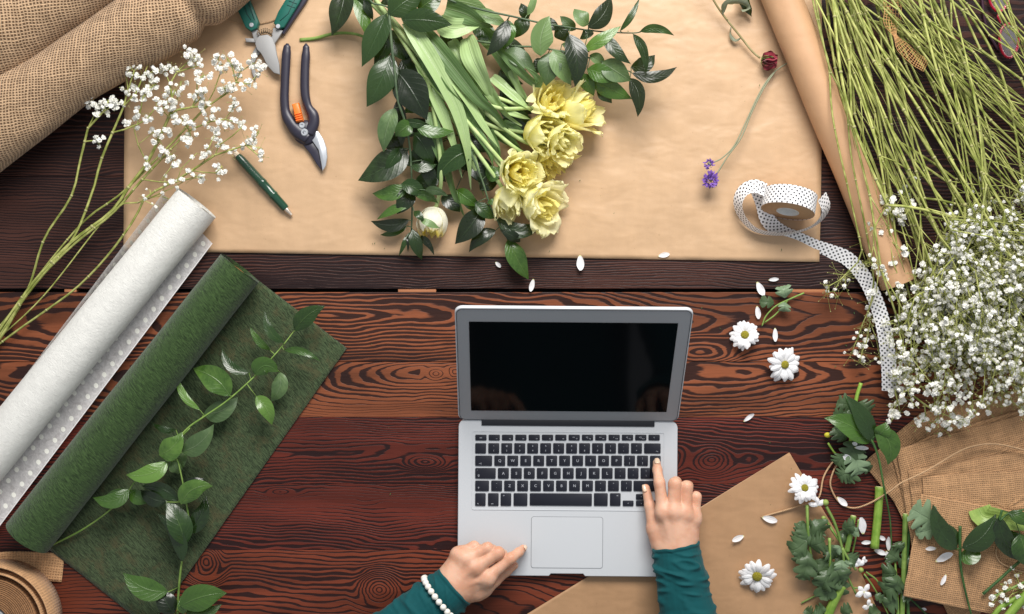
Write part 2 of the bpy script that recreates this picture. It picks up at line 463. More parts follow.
# film: a strip from the right edge under the roll to beyond its left side
mb = MB(); rows = []; nL, nw = 80, 26
Re, Le = [W(212.5, 243.5), W(5, 519), W(-110, 672)], [W(163, 193), W(59.5, 330), W(-163, 626)]
Rr, Lr = resample(Re, nL), resample(Le, nL); tot = sum((Rr[i + 1] - Rr[i]).length for i in range(nL))
for i in range(nL + 1):
    row = []
    for j in range(nw + 1):
        f = j / nw; p = Rr[i].lerp(Lr[i], f)
        z = .003 + .010 * (max(0, .25 - f) / .25) ** 1.6 + .045 * (max(0, f - .80) / .2) ** 1.3 + .0016 * noise.noise(Vector((i * .16, j * .3, 2)))
        row.append(W(p.x / K + 512, 307 - p.y / K, z))
    rows.append(row)
mb.grid(rows, lambda i, j: (j / nw * .098, i / nL * tot))
mb.build('dotted_film', FILM, root)

# ================================================================ green felt roll and its sheet
def felt(name, ca, cb, cc):
    t = MT(name); u, v, _ = t.sep(t.co('UV'))
    f1 = t.noise(t.comb(u * 95 + v * 52, v * 540 - u * 120, 0), 1, 4, .65, .8); f2 = t.noise(t.comb(u * 40, v * 40, 2), 1, 4, .6, .6)
    f3 = t.noise(t.comb(u * 180 + v * 95, v * 1000 - u * 220, 5), 1, 3, .7, .6)
    c = t.mix(f1.step(.36, .64), ca, cb); c = t.mix((f2 + f3 * .6).step(.78, 1.0) * .8, c, cc)
    c = t.scale_col(c, f3 * .9 + .5)
    t.set(col=c, rough=.92, spec=.12, sheen=.25); t.bump(f1 + f3 * .6, .0014, 1.0); return t.m
FEL = felt('green felt', lin(36, 54, 26), lin(68, 92, 50), lin(52, 74, 38))
FEL2 = felt('green felt underside', lin(42, 54, 34), lin(76, 92, 62), lin(80, 78, 52))
root = thing('felt_roll', 'mossy green felt roll, partly unrolled into a flat sheet under a leafy branch', 'fabric roll', W(150, 420))
r_ = .0352; A0, A1 = W(240, 268, r_ + .001), W(27.5, 537, r_ + .001)
mb = MB(); t_, n0, sd = axis_tube(mb, A0, A1, r_ * .98, r_ * 1.04, lump=.0010, n=50, seed=8)
spiral_end(mb, A0, t_, n0, sd, r_ * .98, .020, 4, .04); spiral_end(mb, A1, t_, n0, sd, r_ * 1.02, .020, 4, -.04)
mb.build('roll', FEL, root)
mb = MB(); axis_tube(mb, A0 + t_ * .004, A1 - t_ * .004, .019, .019, seg=24, n=2)
mb.build('cardboard_core', plain('cardboard', lin(196, 130, 80), .8), root)
mb = MB(); rows = []
c00, c01, c10, c11 = W(258, 280), W(347, 348), W(48, 548), W(150, 628)
for i in range(71):
    row = []
    for j in range(31):
        p = c00.lerp(c10, i / 70).lerp(c01.lerp(c11, i / 70), j / 30)
        p += (c01 - c00).normalized() * (.0008 * noise.noise(Vector((i * .9, 1, 0)))) * (j / 30) ** 6
        e = .004 * max(0, (j - 22) / 8) ** 2 * (noise.noise(Vector((i * .07, 3, 0))) * .8 + .5)
        row.append(Vector((p.x, p.y, .0022 + .0012 * noise.noise(Vector((i * .1, j * .15, 0))) + e)))
    rows.append(row)
mb.grid(rows, lambda i, j: (j / 30 * .17, i / 70 * .5))
o = mb.build('flat_sheet', FEL2, root); s = o.modifiers.new('s', 'SOLIDIFY'); s.thickness = .0014; s.offset = 1

# ================================================================ jute ribbon roll, bottom left
root = thing('jute_ribbon_roll', 'roll of brown jute ribbon standing in the bottom left corner', 'ribbon roll', W(6, 618))
cz = Vector((W(4, 616).x, W(4, 616).y, 0)); hgt = .05
mb = MB()
def spir(r0, r1, turns, h, z0=.002, a0=0.0):
    N = int(turns * 60); rows = [[], [], []]
    for i in range(N + 1):
        an = a0 - 2 * PI * i / 60; r = r0 + (r1 - r0) * i / N
        p = cz + Vector((math.cos(an), math.sin(an), 0)) * r
        rows[0].append(p + Vector((0, 0, z0))); rows[1].append(p * 1.0 + Vector((0, 0, z0 + h * .5))); rows[2].append(p + Vector((0, 0, z0 + h + .0012 * noise.noise(Vector((i * .11, r0 * 40, 0))))))
    L = 2 * PI * (r0 + r1) / 2 / 60
    mb.grid(rows, lambda i, j: (i * h / 2, j * L))
spir(.025, .0655, 15, hgt)
o = mb.build('wound_ribbon', JUT2, root); s = o.modifiers.new('s', 'SOLIDIFY'); s.thickness = .0019
mb = MB(); spir(.073, .0920, 1.9, hgt + .004, a0=2.6); o = mb.build('loose_turn', JUT, root); s = o.modifiers.new('s', 'SOLIDIFY'); s.thickness = .002
mb = MB(); M = Matrix.Translation(cz); mb.lathe([(.024, .001), (.024, .05), (.016, .05), (.016, .002)], M)
mb.build('core', plain('grey card core', lin(150, 152, 156), .7), root)
mb = MB(); strip(mb, [W(-40, 572, .006), W(5, 566, .004), W(38, 566, .003), W(63, 568, .002)], lambda t: .021, 30, 8, wav=.0012, uvlen=True)
o = mb.build('loose_end', JUT, root); s = o.modifiers.new('s', 'SOLIDIFY'); s.thickness = .0012

# ================================================================ burlap bags, fanned
bagq = [
 ('lowest burlap bag of the fanned pile, its pale tip under the white blossoms', [(893, 436), (921, 413), (1090, 372), (1100, 470), (925, 520)]),
 ('burlap bag turned steeply, its corner pointing at the leafy sprig', [(863, 463.5), (889, 441), (1020, 560), (960, 640), (894, 502)]),
 ('burlap bag with only its crease and upper left corner showing, second above the lowest', [(891, 454), (930, 436), (1090, 390), (1110, 470), (915, 545)]),
 ('burlap bag under the long loop of twine, with a curved upper edge', [(896, 449), (941, 436.5), (1090, 396), (1110, 500), (912, 548), (903, 492)]),
 ('burlap bag with a straight level upper edge in the middle of the pile', [(908, 470), (940, 465), (1024, 450), (1100, 440), (1110, 540), (918, 560)]),
 ('burlap bag directly beneath the topmost one, its hem level with the cut stems', [(922, 477), (970, 473), (1100, 468), (1110, 560), (925, 565)]),
 ('topmost burlap bag at the lower right with loose white petals on it', [(921, 494), (981, 505), (1090, 524), (1080, 632), (903, 596)]),
]
for i, (lb, q) in enumerate(bagq):
    z0 = .001 + i * .0043
    pts = [W(x, y, z0) for x, y in q]
    cen = sum(pts, Vector()) / len(pts)
    mb = MB()
    # subdivided outline, then concentric rings rising to a soft pillow
    ring = []
    for a, b in zip(pts, pts[1:] + pts[:1]):
        k = max(3, int((b - a).length / .006))
        for j in range(k):
            p = a.lerp(b, j / k); w = noise.noise(Vector((p.x * 60, p.y * 60, i)))
            ring.append(p + (p - cen).normalized() * (.0009 * w))
    rows = []
    for f, dz in ((1.0, 0), (1.0, .0014), (.985, .0024), (.955, .0018), (.94, .0022), (.8, .0027), (.6, .0030), (.35, .0032), (.12, .0032), (.002, .0032)):
        rows.append([cen + (p - cen) * f + Vector((0, 0, dz + (.0008 * noise.noise(p * 30) if f < .95 else 0))) for p in ring])
    base = len(mb.v)
    ux = (pts[1] - pts[0]).normalized(); uy = Vector((-ux.y, ux.x, 0))
    mb.grid(rows, lambda i_, j_: (rows[i_][j_ % len(ring)].dot(ux), rows[i_][j_ % len(ring)].dot(uy)), True, 0, (True, True))
    o = mb.build('burlap_bag', BAG, origin=Vector((cen.x, cen.y, 0))); tag(o, lb, 'bag', 'burlap bags fanned in a pile at the lower right')

# ================================================================ twine
t = MT('jute twine'); u, v, _ = t.sep(t.co('UV'))
tw = ((u * 3.0 + v * 420) * (2 * PI)).sin() * .5 + .5
t.set(col=t.scale_col(lin(206, 168, 128), tw * .45 + t.noise(t.comb(u * 8, v * 900), 1, 2) * .4 + .5), rough=.9); t.bump(tw, .0006, 1); TW = t.m
def twine(pts, label, r=.0013, group=None):
    P = smooth([W(x, y, z) for x, y, z in pts], 10); c = P[len(P) // 2].copy(); c.z = 0
    mb = MB(); mb.tube(P, r, 8)
    for k in range(0, len(P) - 1):      # loose fibres
        if random.random() < .6:
            p = P[k]; d = Vector((random.gauss(0, 1), random.gauss(0, 1), random.random())).normalized()
            mb.tube([p, p + d * r * 1.6, p + d * r * 1.8 + (P[k + 1] - p) * .6], .00012, 3)
    o = mb.build('twine', TW, origin=c); return tag(o, label, 'twine', group)
twine([(761, 517, .004), (786, 510, .005), (808, 503, .007), (819, 497, .012), (823.6, 477, .006), (833, 462, .004), (839, 461.5, .005), (833, 472, .006), (830.5, 486, .005), (839, 502, .003), (852.6, 508, .003), (869, 503.5, .012),
       (890, 491, .022), (901, 483, .027), (922, 473, .031), (938, 464, .031), (958, 452, .031), (974, 446, .030), (995, 444, .029), (1024, 450, .029), (1060, 462, .029)],
      'long pale jute twine looping past the daisy and over the burlap bags')
twine([(1050, 524, .032), (1020, 529, .031), (1001, 540.5, .031), (996, 551, .031), (999, 561, .031), (1009, 567, .032), (1024, 572, .032), (1050, 575, .03)], 'short curl of jute twine at the right edge beside the dark leaves')
twine([(211, 5, .055), (218, 13, .03), (226, 20, .010), (240, 23.5, .005), (256, 24, .004), (268, 22, .004), (277, 19, .004)], 'thin bent jute thread running from the burlap roll under the green tool', .0007)

# ================================================================ laptop
def brushed(name, col, rough, metal=.35):
    t = MT(name); o = t.co(); g = t.noise(o, 1800, 2, .6)
    t.set(col=t.scale_col(col, g * .08 + .96), rough=g * .1 + rough, metal=metal, spec=.4); return t.m
ALU = brushed('anodised aluminium', lin(200, 203, 207), .45, .08); ALD = brushed('aluminium bezel', lin(160, 162, 166), .42, .3)
KEY = plain('black key', lin(30, 32, 42), .5, spec=.3); GLY = plain('key legend', lin(170, 173, 180), .5)
t = MT('display glass'); t.set(col=(.003, .0032, .004, 1), rough=.08, spec=.10); SCR = t.m
BLK = plain('black hinge', lin(20, 22, 30), .4)
root = thing('laptop', 'open silver laptop with black keys and a dark screen in the centre of the table', 'laptop', (0, 0, 0))
TH = .0125
rot = math.radians(-.45); cen = W(567.6, 498.2, TH)
LM = Matrix.Translation(Vector((cen.x, cen.y, 0))) @ Matrix.Rotation(rot, 4, 'Z')
LMi = LM.inverted()
root.location = (cen.x, cen.y, 0)
BW, BD = .3265, .2325
def rrect(w, h, r, n=6, notch=None):
    P = []
    for cx, cy, a0 in ((w / 2 - r, h / 2 - r, 0), (-w / 2 + r, h / 2 - r, 90), (-w / 2 + r, -h / 2 + r, 180), (w / 2 - r, -h / 2 + r, 270)):
        for k in range(n + 1):
            a = math.radians(a0 + 90 * k / n); P.append((cx + r * math.cos(a), cy + r * math.sin(a)))
        if notch and a0 == 180:
            P += [(-notch - .003, -h / 2), (-notch, -h / 2 + .0035), (notch, -h / 2 + .0035), (notch + .003, -h / 2)]
    return P
def lloc(px, py, z=TH):
    q = LMi @ W(px, py, z); return q
def onbase(mb_pts): return mb_pts
mb = MB(); mb.plate(rrect(BW, BD, .011, notch=.024), .002, TH, .0012, 0, LM)
mb.build('base', ALU, root, smooth_=False)
mb = MB(); k0, k1 = lloc(472.3, 431), lloc(664, 511.2); kc = ((k0.x + k1.x) / 2, (k0.y + k1.y) / 2)
# recessed keyboard well shown as a thin raised lip frame around a lowered tray
kw, kh = abs(k1.x - k0.x), abs(k1.y - k0.y)
def frame(mb, cx, cy, w, h, b, z0, z1, M, r=.003):
    o_, i_ = rrect(w, h, r), rrect(w - 2 * b, h - 2 * b, max(r - b, .0004))
    rows = [[M @ Vector((x + cx, y + cy, z)) for x, y in P] for P, z in ((o_, z0), (o_, z1), (i_, z1), (i_, z0))]
    mb.grid(rows, None, True)
frame(mb, kc[0], kc[1], kw, kh, .0009, TH - .0005, TH + .0007, LM)
mb.build('keyboard_frame', ALU, root, auto=40)
mb = MB(); a, b = lloc(531.2, 516.4), lloc(602.7, 568.6)
frame(mb, (a.x + b.x) / 2, (a.y + b.y) / 2, abs(a.x - b.x), abs(a.y - b.y), .0006, TH - .001, TH + .0002, LM, .004)
mb.build('trackpad_rim', plain('trackpad groove', lin(120, 123, 128), .5), root, auto=40)
mb = MB(); mb.plate([((a.x + b.x) / 2 + x, (a.y + b.y) / 2 + y) for x, y in rrect(abs(a.x - b.x) - .0014, abs(a.y - b.y) - .0014, .0035)], TH - .001, TH + .00035, .0002, 0, LM)
mb.build('trackpad', brushed('trackpad', lin(198, 201, 205), .6, .0), root, smooth_=False)
# text glyph meshes
_tx = {}
def glyph(txt, size):
    k = (txt, size)
    if k not in _tx:
        cu = bpy.data.curves.new('t', 'FONT'); cu.body = txt; cu.size = size; cu.align_x = 'CENTER'; cu.align_y = 'CENTER'; cu.resolution_u = 3; cu.offset = size * .010
        ob = bpy.data.objects.new('t', cu); COL.objects.link(ob); bpy.context.view_layer.update()
        me = bpy.data.meshes.new_from_object(ob.evaluated_get(bpy.context.evaluated_depsgraph_get()))
        _tx[k] = ([v.co.copy() for v in me.vertices], [tuple(p.vertices) for p in me.polygons])
        bpy.data.objects.remove(ob); bpy.data.meshes.remove(me)
    return _tx[k]
ZK = TH + .0016
def key(x0, y0, x1, y1, leg=()):
    """px rectangle; leg = (text, dx, dy, size) with offsets as fractions of the key"""
    a, b = lloc(x0, y0, ZK), lloc(x1, y1, ZK); cx, cy = (a.x + b.x) / 2, (a.y + b.y) / 2; w, h = abs(b.x - a.x), abs(b.y - a.y)
    mb = MB(); mb.plate([(cx + x, cy + y) for x, y in rrect(w, h, .0014, 3)], TH - .0002, ZK, .0005, 0, LM)
    for tx, dx, dy, sz in leg:
        vs, fs = glyph(tx, sz); bse = len(mb.v)
        for v in vs: mb.v.append(LM @ Vector((cx + v.x + dx * w, cy + v.y + dy * h, ZK + .00012)))
        for f in fs: mb.face([bse + i for i in f], None, 1)
    return mb.build('key', [KEY, GLY], root, auto=40)
P_ = 12.98; KWp = 10.9
def rowkeys(x, y0, y1, legs, dual=False):
    for k, l in enumerate(legs):
        if dual or len(l) > 1: lg = ((l[0], 0, .24, .0030), (l[1], 0, -.22, .0034))
        else: lg = ((l, 0, 0, .0056),)
        key(x + k * P_, y0, x + k * P_ + KWp, y1, lg)
fx = [475.3 + 13.33 * k for k in range(14)]
for k, x in enumerate(fx):
    lg = (('esc', 0, 0, .0030),) if k == 0 else ((('\u25CB' if k == 13 else 'F%d' % k), 0 if k == 13 else .22, -.2 if k < 13 else 0, .0024),)
    if k >= 7 and k < 13: lg += (({7: '<<', 8: '>||', 9: '>>', 10: '<', 11: '<)', 12: '<))'}[k], -.05, .05, .0032),)
    key(x, 434.7, x + 11.2, 440.6, lg)
key(475.2, 443.2, 486, 453.6)
rowkeys(488.3, 443.2, 453.6, ['!1', '@2', '#3', '$4', '%5', '^6', '&7', '*8', '(9', ')0', '_-', '+='])
key(644.2, 443.4, 660.6, 453.6, (('<x', .28, -.28, .003),))
key(475.2, 455.6, 492.1, 466, (('->|', -.2, -.26, .0034),))
rowkeys(494.3, 455.6, 466, ['Q', 'W', 'E', 'R', 'T', 'Y', 'U', 'I', 'O', 'P', '{[', '}]'])
rowkeys(497.9, 468, 478.8, ['A', 'S', 'D', 'F', 'G', 'H', 'J', 'K', 'L', ':;', '"\'', '|\\'])
key(475.2, 468, 495.7, 478.8, (('\u21EA', -.33, -.2, .0040), ('\u2022', -.4, .3, .003)))
key(650.1, 455.7, 660.6, 478.8)      # tall return key
key(475.2, 480.6, 489, 491.2, (('\u2191', -.25, -.2, .0042),))
rowkeys(491.2, 480.6, 491.2, ['~`', 'Z', 'X', 'C', 'V', 'B', 'N', 'M', '<,', '>.', '?/'])
key(633.6, 480.8, 660.6, 491.3)
key(475.2, 493.2, 485.6, 506, (('fn', -.22, -.32, .0028),)); key(488, 493.2, 498.6, 506, (('ctrl', -.1, -.32, .0026),))
key(500.6, 493.2, 511.2, 506, (('alt', -.2, .32, .0026),)); key(513.6, 493.2, 527.4, 506)
key(529.8, 493.2, 591.9, 506); key(594, 493.2, 607.7, 506); key(610, 493.2, 620.6, 506, (('alt', .2, .32, .0026),))
key(622.8, 500.6, 633.6, 506.2, (('<', 0, 0, .0034),)); key(636, 494.1, 646.5, 499.9, (('^', 0, 0, .0034),)); key(636, 500.6, 646.5, 506.2, (('v', 0, 0, .003),)); key(649.2, 500.6, 660, 506.2, (('>', 0, 0, .0034),))
# hinge
a, b = lloc(481.5, 418.8, TH), lloc(654.5, 427.2, TH)
mb = MB(); mb.box(((a.x + b.x) / 2, (a.y + b.y) / 2 + .0005, TH - .0005), (abs(b.x - a.x), abs(a.y - b.y), .006), 0, LM, .002); mb.build('hinge', BLK, root, auto=40)
# lid
hin = lloc(568, 421.0, TH + .002)
LL = .2285; thl = math.atan2(.157, .1685)
LidM = LM @ Matrix.Translation(Vector((0, hin.y, TH + .001))) @ Matrix.Rotation(thl, 4, 'X')
mb = MB(); mb.plate([(x, y + LL / 2) for x, y in rrect(BW + .001, LL, .011)], -.0055, -.0006, .0012, 0, LidM); mb.build('lid_shell', ALU, root, smooth_=False)
mb = MB(); mb.plate([(x, y + LL / 2) for x, y in rrect(BW - .0035, LL - .0035, .0095)], -.0016, .0002, .0003, 0, LidM); mb.build('bezel', ALD, root, smooth_=False)
mb = MB(); frame(mb, 0, LL / 2, BW - .003, LL - .003, .0009, -.0008, .0006, LidM, .0095); mb.build('lid_gasket', plain('rubber gasket', lin(70, 72, 76), .7), root, auto=40)
mb = MB(); mb.plate([(x, y + .0215 + .182 / 2) for x, y in rrect(.2888, .1815, .0008)], -.0004, .0007, .0002, 0, LidM); mb.build('screen', SCR, root, smooth_=False)

# ================================================================ polka dot ribbon reel
t = MT('polka dot ribbon'); u, v, _ = t.sep(t.co('UV')); D = .0076
def dot(off):
    a_ = ((u / D + off).fract() - .5); b_ = ((v / D + off).fract() - .5)
    return 1.0 - (a_ * a_ + b_ * b_).sqrt().step(.15, .22)
dd = dot(0.0).max(dot(.5)); wv = t.noise(t.comb(u * 2500, v * 2500), 1, 2)
c = t.mix(dd, t.scale_col(lin(246, 246, 248), wv * .1 + .93), lin(38, 40, 48))
t.set(col=c, rough=.45, sheen=.2); t.translucent(.14, c); DOT = t.m
root = thing('ribbon_reel', 'reel of white ribbon with small black dots, its tail trailing to the blossoms', 'ribbon', W(792, 215))
ax = Vector((-.20, -.95, .20)).normalized(); RW = .030
zc = .042; fc = W(787.8, 211.0, .046); bc = fc - ax * .026
Rm = ax.to_track_quat('Z', 'Y').to_matrix().to_4x4()
M = Matrix.Translation(bc) @ Rm
def drum(r, h0, h1, seg=64):
    rows = [[M @ Vector((r * math.cos(2 * PI * k / seg), r * math.sin(2 * PI * k / seg), h)) for k in range(seg)] for h in (h0, h1)]
    return rows
mb = MB(); mb.grid(drum(.0390, -.0015, .0265), lambda i, j: (i * .028, j / 64 * 2 * PI * .0390), True)
mb.build('wound_ribbon', DOT, root)
mb = MB(); mb.lathe([(.0385, .0), (.0385, .001), (.0015, .001)], M); mb.lathe([(.0155, .027), (.0350, .0272), (.0350, .0262), (.0390, .0258)], M, 48)
mb.lathe([(.0390, .0258), (.0385, .0245), (.035, .0245)], M, 48)
mb.build('card_flange', plain('brown card', lin(190, 150, 110), .7), root)
mb = MB(); mb.lathe([(.0165, .001), (.0165, .0278), (.0150, .0278), (.0150, .001)], M, 40); mb.lathe([(.0149, .012), (.0002, .012)], M, 40)
mb.build('core', plain('white core', lin(225, 225, 222), .5), root)
def rib(pts, w, roll, twist=0.0, nv=60, nm='loose_ribbon', up=Vector((0, 0, 1))):
    mb = MB(); strip(mb, [W(*p) for p in pts], lambda t: w, nv, 6, roll=roll, twist=twist, uvlen=True, up=up); return mb.build(nm, DOT, root)
# unwound turn: leaves the reel at its right, sweeps beneath and curls up at the left
rib([(822, 196, .055), (826, 210, .042), (816, 224, .026), (797, 232, .018), (775, 234, .016), (754, 229, .016), (741, 215, .02), (738, 201, .028), (744, 190, .036), (755, 186, .042), (766, 190, .040)], .0112, -.55, 0.1, 110)
rib([(757, 187, .040), (763, 203, .026), (768, 220, .014), (780, 231, .006), (796, 238, .004), (814, 246, .004), (829, 251, .004), (848, 259, .008), (866, 280, .020), (879, 310, .030), (886, 340, .034), (889, 370, .026), (889.5, 391, .018)], .0112, .35, -.3, 140)

# ================================================================ pruners
BP = plain('black plastic handle', lin(44, 42, 56), .38); SIL = brushed('steel blade', lin(190, 194, 200), .32, .6); ORG = plain('orange catch', lin(236, 120, 40), .4)
root = thing('pruning_shears', 'black handled pruning shears with an orange catch lying on kraft paper', 'pruning shears', W(300, 105))
def prof(keys):
    def f(t):
        for (a, x), (b, y) in zip(keys, keys[1:]):
            if t <= b: return x + (y - x) * (3 * ((t - a) / (b - a)) ** 2 - 2 * ((t - a) / (b - a)) ** 3)
        return keys[-1][1]
    return f
mb = MB(); P = [(287.5, 43.5), (286.6, 52), (285.6, 68), (284.8, 86), (284.5, 101), (286.5, 115), (294, 127), (303, 135), (308, 139)]
mb.tube([W(x, y, .012) for x, y in P], prof([(0, .0018), (.03, .0055), (.1, .0068), (.4, .0066), (.62, .0068), (.75, .0085), (.9, .0115), (1, .009)]), 14, flat=.75, sub=6); mb.build('handle', BP, root)
mb = MB(); P = [(306, 43.5), (306, 52), (305, 70), (305, 92), (308, 106), (313, 115), (313.5, 124), (309, 134)]
mb.tube([W(x, y, .012) for x, y in P], prof([(0, .0015), (.04, .0050), (.15, .0066), (.5, .0068), (.68, .0060), (.8, .0085), (.92, .0085), (1, .008)]), 14, flat=.75, sub=6); mb.build('handle', BP, root)
mb = MB(); mb.ball(W(305.5, 132.5, .009), .0188, 28, 12, sq=(1, 1, .36)); mb.build('pivot_housing', BP, root)
M = Matrix.Translation(W(298, 113, .014)) @ Matrix.Rotation(math.radians(14), 4, 'Z')
mb = MB(); mb.box((0, 0, 0), (.0105, .028, .012), 0, M, .002)
for k in range(4): mb.box((0, -.002 - k * .0033, .0068), (.0105, .0016, .0025), 0, M, .0006)
mb.build('safety_catch', ORG, root, auto=40)
for (x, y, r) in ((302, 125.4, .0046), (304.4, 132.4, .0056)):
    mb = MB(); mb.lathe([(r, -.004), (r, .001), (r * .8, .002), (r * .45, .002), (r * .4, .0008), (.0002, .0008)], Matrix.Translation(W(x, y, .0185)), 20); mb.build('bolt', SIL, root, auto=30)
w2 = lambda L, z: [(W(x, y, z).x, W(x, y, z).y) for x, y in L]
mb = MB(); mb.plate(w2([(313, 131), (318, 131), (323.4, 139), (326.6, 148), (327.4, 157), (326, 166), (322.5, 171.5), (321.2, 163), (318.6, 150), (311, 139)], .011), .009, .0125, .0012); mb.build('blade', SIL, root, auto=40)
mb = MB(); mb.plate(w2([(301, 140), (309, 139), (314, 141), (318.5, 150), (321, 161), (321.8, 171), (316.5, 164), (310, 153.5), (303, 145)], .009), .005, .009, .001); mb.build('counter_blade', BP, root, auto=40)

# ================================================================ folding multi tool pruner (green handles)
GP = plain('green handle scales', lin(20, 92, 80), .42); GPD = plain('green grooves', lin(14, 60, 54), .5); STL = brushed('worn steel', lin(150, 150, 150), .6, .2)
root = thing('folding_pruner', 'green handled folding steel pruner with open jaws at the top of the paper', 'pruning tool', W(265, 40))
def scale_handle(outline, screw, groove):
    mb = MB(); mb.plate(w2(outline, .012), .004, .016, .0016); h = mb.build('handle', GP, root, auto=40)
    mb = MB(); mb.lathe([(.0034, 0), (.0034, .0012), (.0026, .0018), (.0002, .0018)], Matrix.Translation(W(screw[0], screw[1], .0158)), 16); mb.build('screw', SIL, h, auto=30)
    mb = MB()
    for g in groove: mb.tube([W(x, y, .0160) for x, y in g], .0006, 6)
    mb.build('groove', GPD, h)
scale_handle([(226, -22), (243, -22), (250, 0), (259, 22), (257.6, 28.5), (251.5, 31.5), (246, 28), (240, 15), (233, 0)], (251.5, 25),
             [[(238, -12), (247, 14), (251, 20)], [(234, 3), (242, 1)], [(235.5, 6), (243, 4)], [(245.4, -5), (254.5, 20)]])
scale_handle([(296, -22), (312, -22), (300, 3), (284.5, 27.8), (279.6, 29), (274, 23.6), (278.6, 12), (286, 0)], (278, 26.4),
             [[(300, -12), (288, 14), (280, 21)], [(289, 1), (297, 4)], [(287, 5), (295, 8)], [(291, -4), (299, -1)]])
mb = MB(); mb.plate(w2([(314, -20), (317, -20), (306.4, 2), (284, 35), (282, 33), (297, 8)], .008), .002, .011, .001); mb.build('side_plate', BP, root, auto=40)
mb = MB(); mb.plate(w2([(251.5, 31), (257, 29), (261, 37), (264, 46), (256.5, 46), (253.5, 38)], .008), .005, .010, .001); mb.build('jaw_arm', STL, root, auto=40)
mb = MB(); mb.plate(w2([(273.5, 28), (278, 29), (283.5, 31), (279, 38), (275, 44), (269, 45), (272, 36)], .008), .006, .011, .001); mb.build('jaw_arm', STL, root, auto=40)
mb = MB(); mb.plate(w2([(256.2, 40), (259.5, 36), (268, 34.8), (272.5, 38), (275.3, 45), (277, 55), (279.3, 64), (280, 74.8), (274, 73), (267.5, 66), (263.5, 57.5), (260.8, 53), (257, 49.5), (255.4, 44)], .012), .010, .0145, .001); mb.build('jaw_blade', STL, root, auto=40)
mb = MB(); mb.plate(w2([(256, 46), (262, 52), (257, 55.5), (254, 63), (256, 76), (254.4, 80), (251.5, 72), (250.6, 60), (252.5, 52)], .008), .004, .0075, .001); mb.build('jaw_blade', STL, root, auto=40)
mb = MB(); mb.plate(w2([(245, 38), (254, 38.5), (255, 42.5), (246, 42)], .009), .006, .010, .001); mb.build('lock_lever', STL, root, auto=40)
mb = MB(); cpts = []
for k in range(97):
    f = k / 96; c = W(257.5 + 15.5 * f, 34 - 3.5 * math.sin(PI * f), .011); an = k * 2 * PI / 12
    cpts.append(c + Vector((0, math.cos(an) * .0035, math.sin(an) * .0035)))
mb.tube(cpts, .0008, 6); mb.build('spring', brushed('brown spring steel', lin(120, 104, 84), .5, .5), root)

# ================================================================ grafting knife / pen
GN = plain('dark green lacquer', lin(24, 66, 46), .25, coat=.4); PRL = plain('pearl tip', lin(232, 214, 190), .35)
root = thing('green_pen', 'dark green pen with a pearly cap end lying on the kraft paper', 'pen', W(265, 185))
a, b = W(237.5, 155.5, .0085), W(286, 209, .0075); d = (b - a).normalized(); M = Matrix.Translation(a) @ d.to_track_quat('Z', 'Y').to_matrix().to_4x4(); L = (b - a).length
mb = MB(); mb.lathe([(.0001, 0), (.0050, .0004), (.0058, .003), (.0066, .010), (.0068, L * .48), (.0074, L * .49), (.0074, L * .53), (.0068, L * .54), (.0068, L * .72), (.0073, L * .73), (.0073, L * .75), (.0066, L * .76), (.0062, L * .97), (.0050, L), (.0001, L)], M, 24)
mb.build('barrel', GN, root, auto=50)
M2 = M @ Matrix.Translation((0, 0, -.006)); mb = MB(); mb.lathe([(.0001, -.001), (.003, -.0006), (.0042, .001), (.0044, .0065)], M2, 16); mb.build('cap_end', PRL, root)
M3 = M @ Matrix.Translation((0, 0, L)); mb = MB(); mb.lathe([(.0042, -.001), (.0040, .004), (.0030, .008), (.0024, .0125), (.0016, .0130), (.0001, .0130)], M3, 16); mb.build('nib', brushed('pale metal', lin(214, 200, 184), .25, .8), root, auto=40)

# ================================================================ eyeglasses, top right
RG = plain('pink red plastic', lin(190, 30, 60), .2, trans=.5); t = MT('dark lens'); t.set(col=(.5, .5, .52, 1), rough=.03, alpha=.22); LEN = t.m
root = thing('eyeglasses', 'pink red framed eyeglasses lying beneath the green stems at the top right', 'eyeglasses', W(1000, 25))
def ellip(cx, cy, rx, ry, z, n=28): return [W(cx + rx * math.cos(2 * PI * k / n), cy + ry * math.sin(2 * PI * k / n) * (1 + .1 * math.sin(2 * PI * k / n)), z) for k in range(n + 1)]
for cx, cy in ((1009, 39), (999, -3)):
    mb = MB(); mb.tube(ellip(cx, cy, 9.5, 17 if cy > 0 else 13, .008), .0022, 8, (False, False)); mb.build('rim', RG, root)
    mb = MB(); E_ = ellip(cx, cy, 9, 16 if cy > 0 else 12, .008); b0 = len(mb.v); mb.v.extend(E_[:-1]); mb.face(list(range(len(E_) - 1))); mb.build('lens', LEN, root)
mb = MB(); mb.tube([W(1000, 12, .009), W(998, 17, .011), W(1001, 23, .009)], .002, 8, sub=4); mb.build('bridge', RG, root)
mb = MB(); mb.tube([W(981, -16, .006), W(983, 8, .005), W(987, 30, .004), W(998, 50, .004)], .0022, 8, sub=6); mb.build('temple', plain('dark purple plastic', lin(58, 34, 48), .3), root)
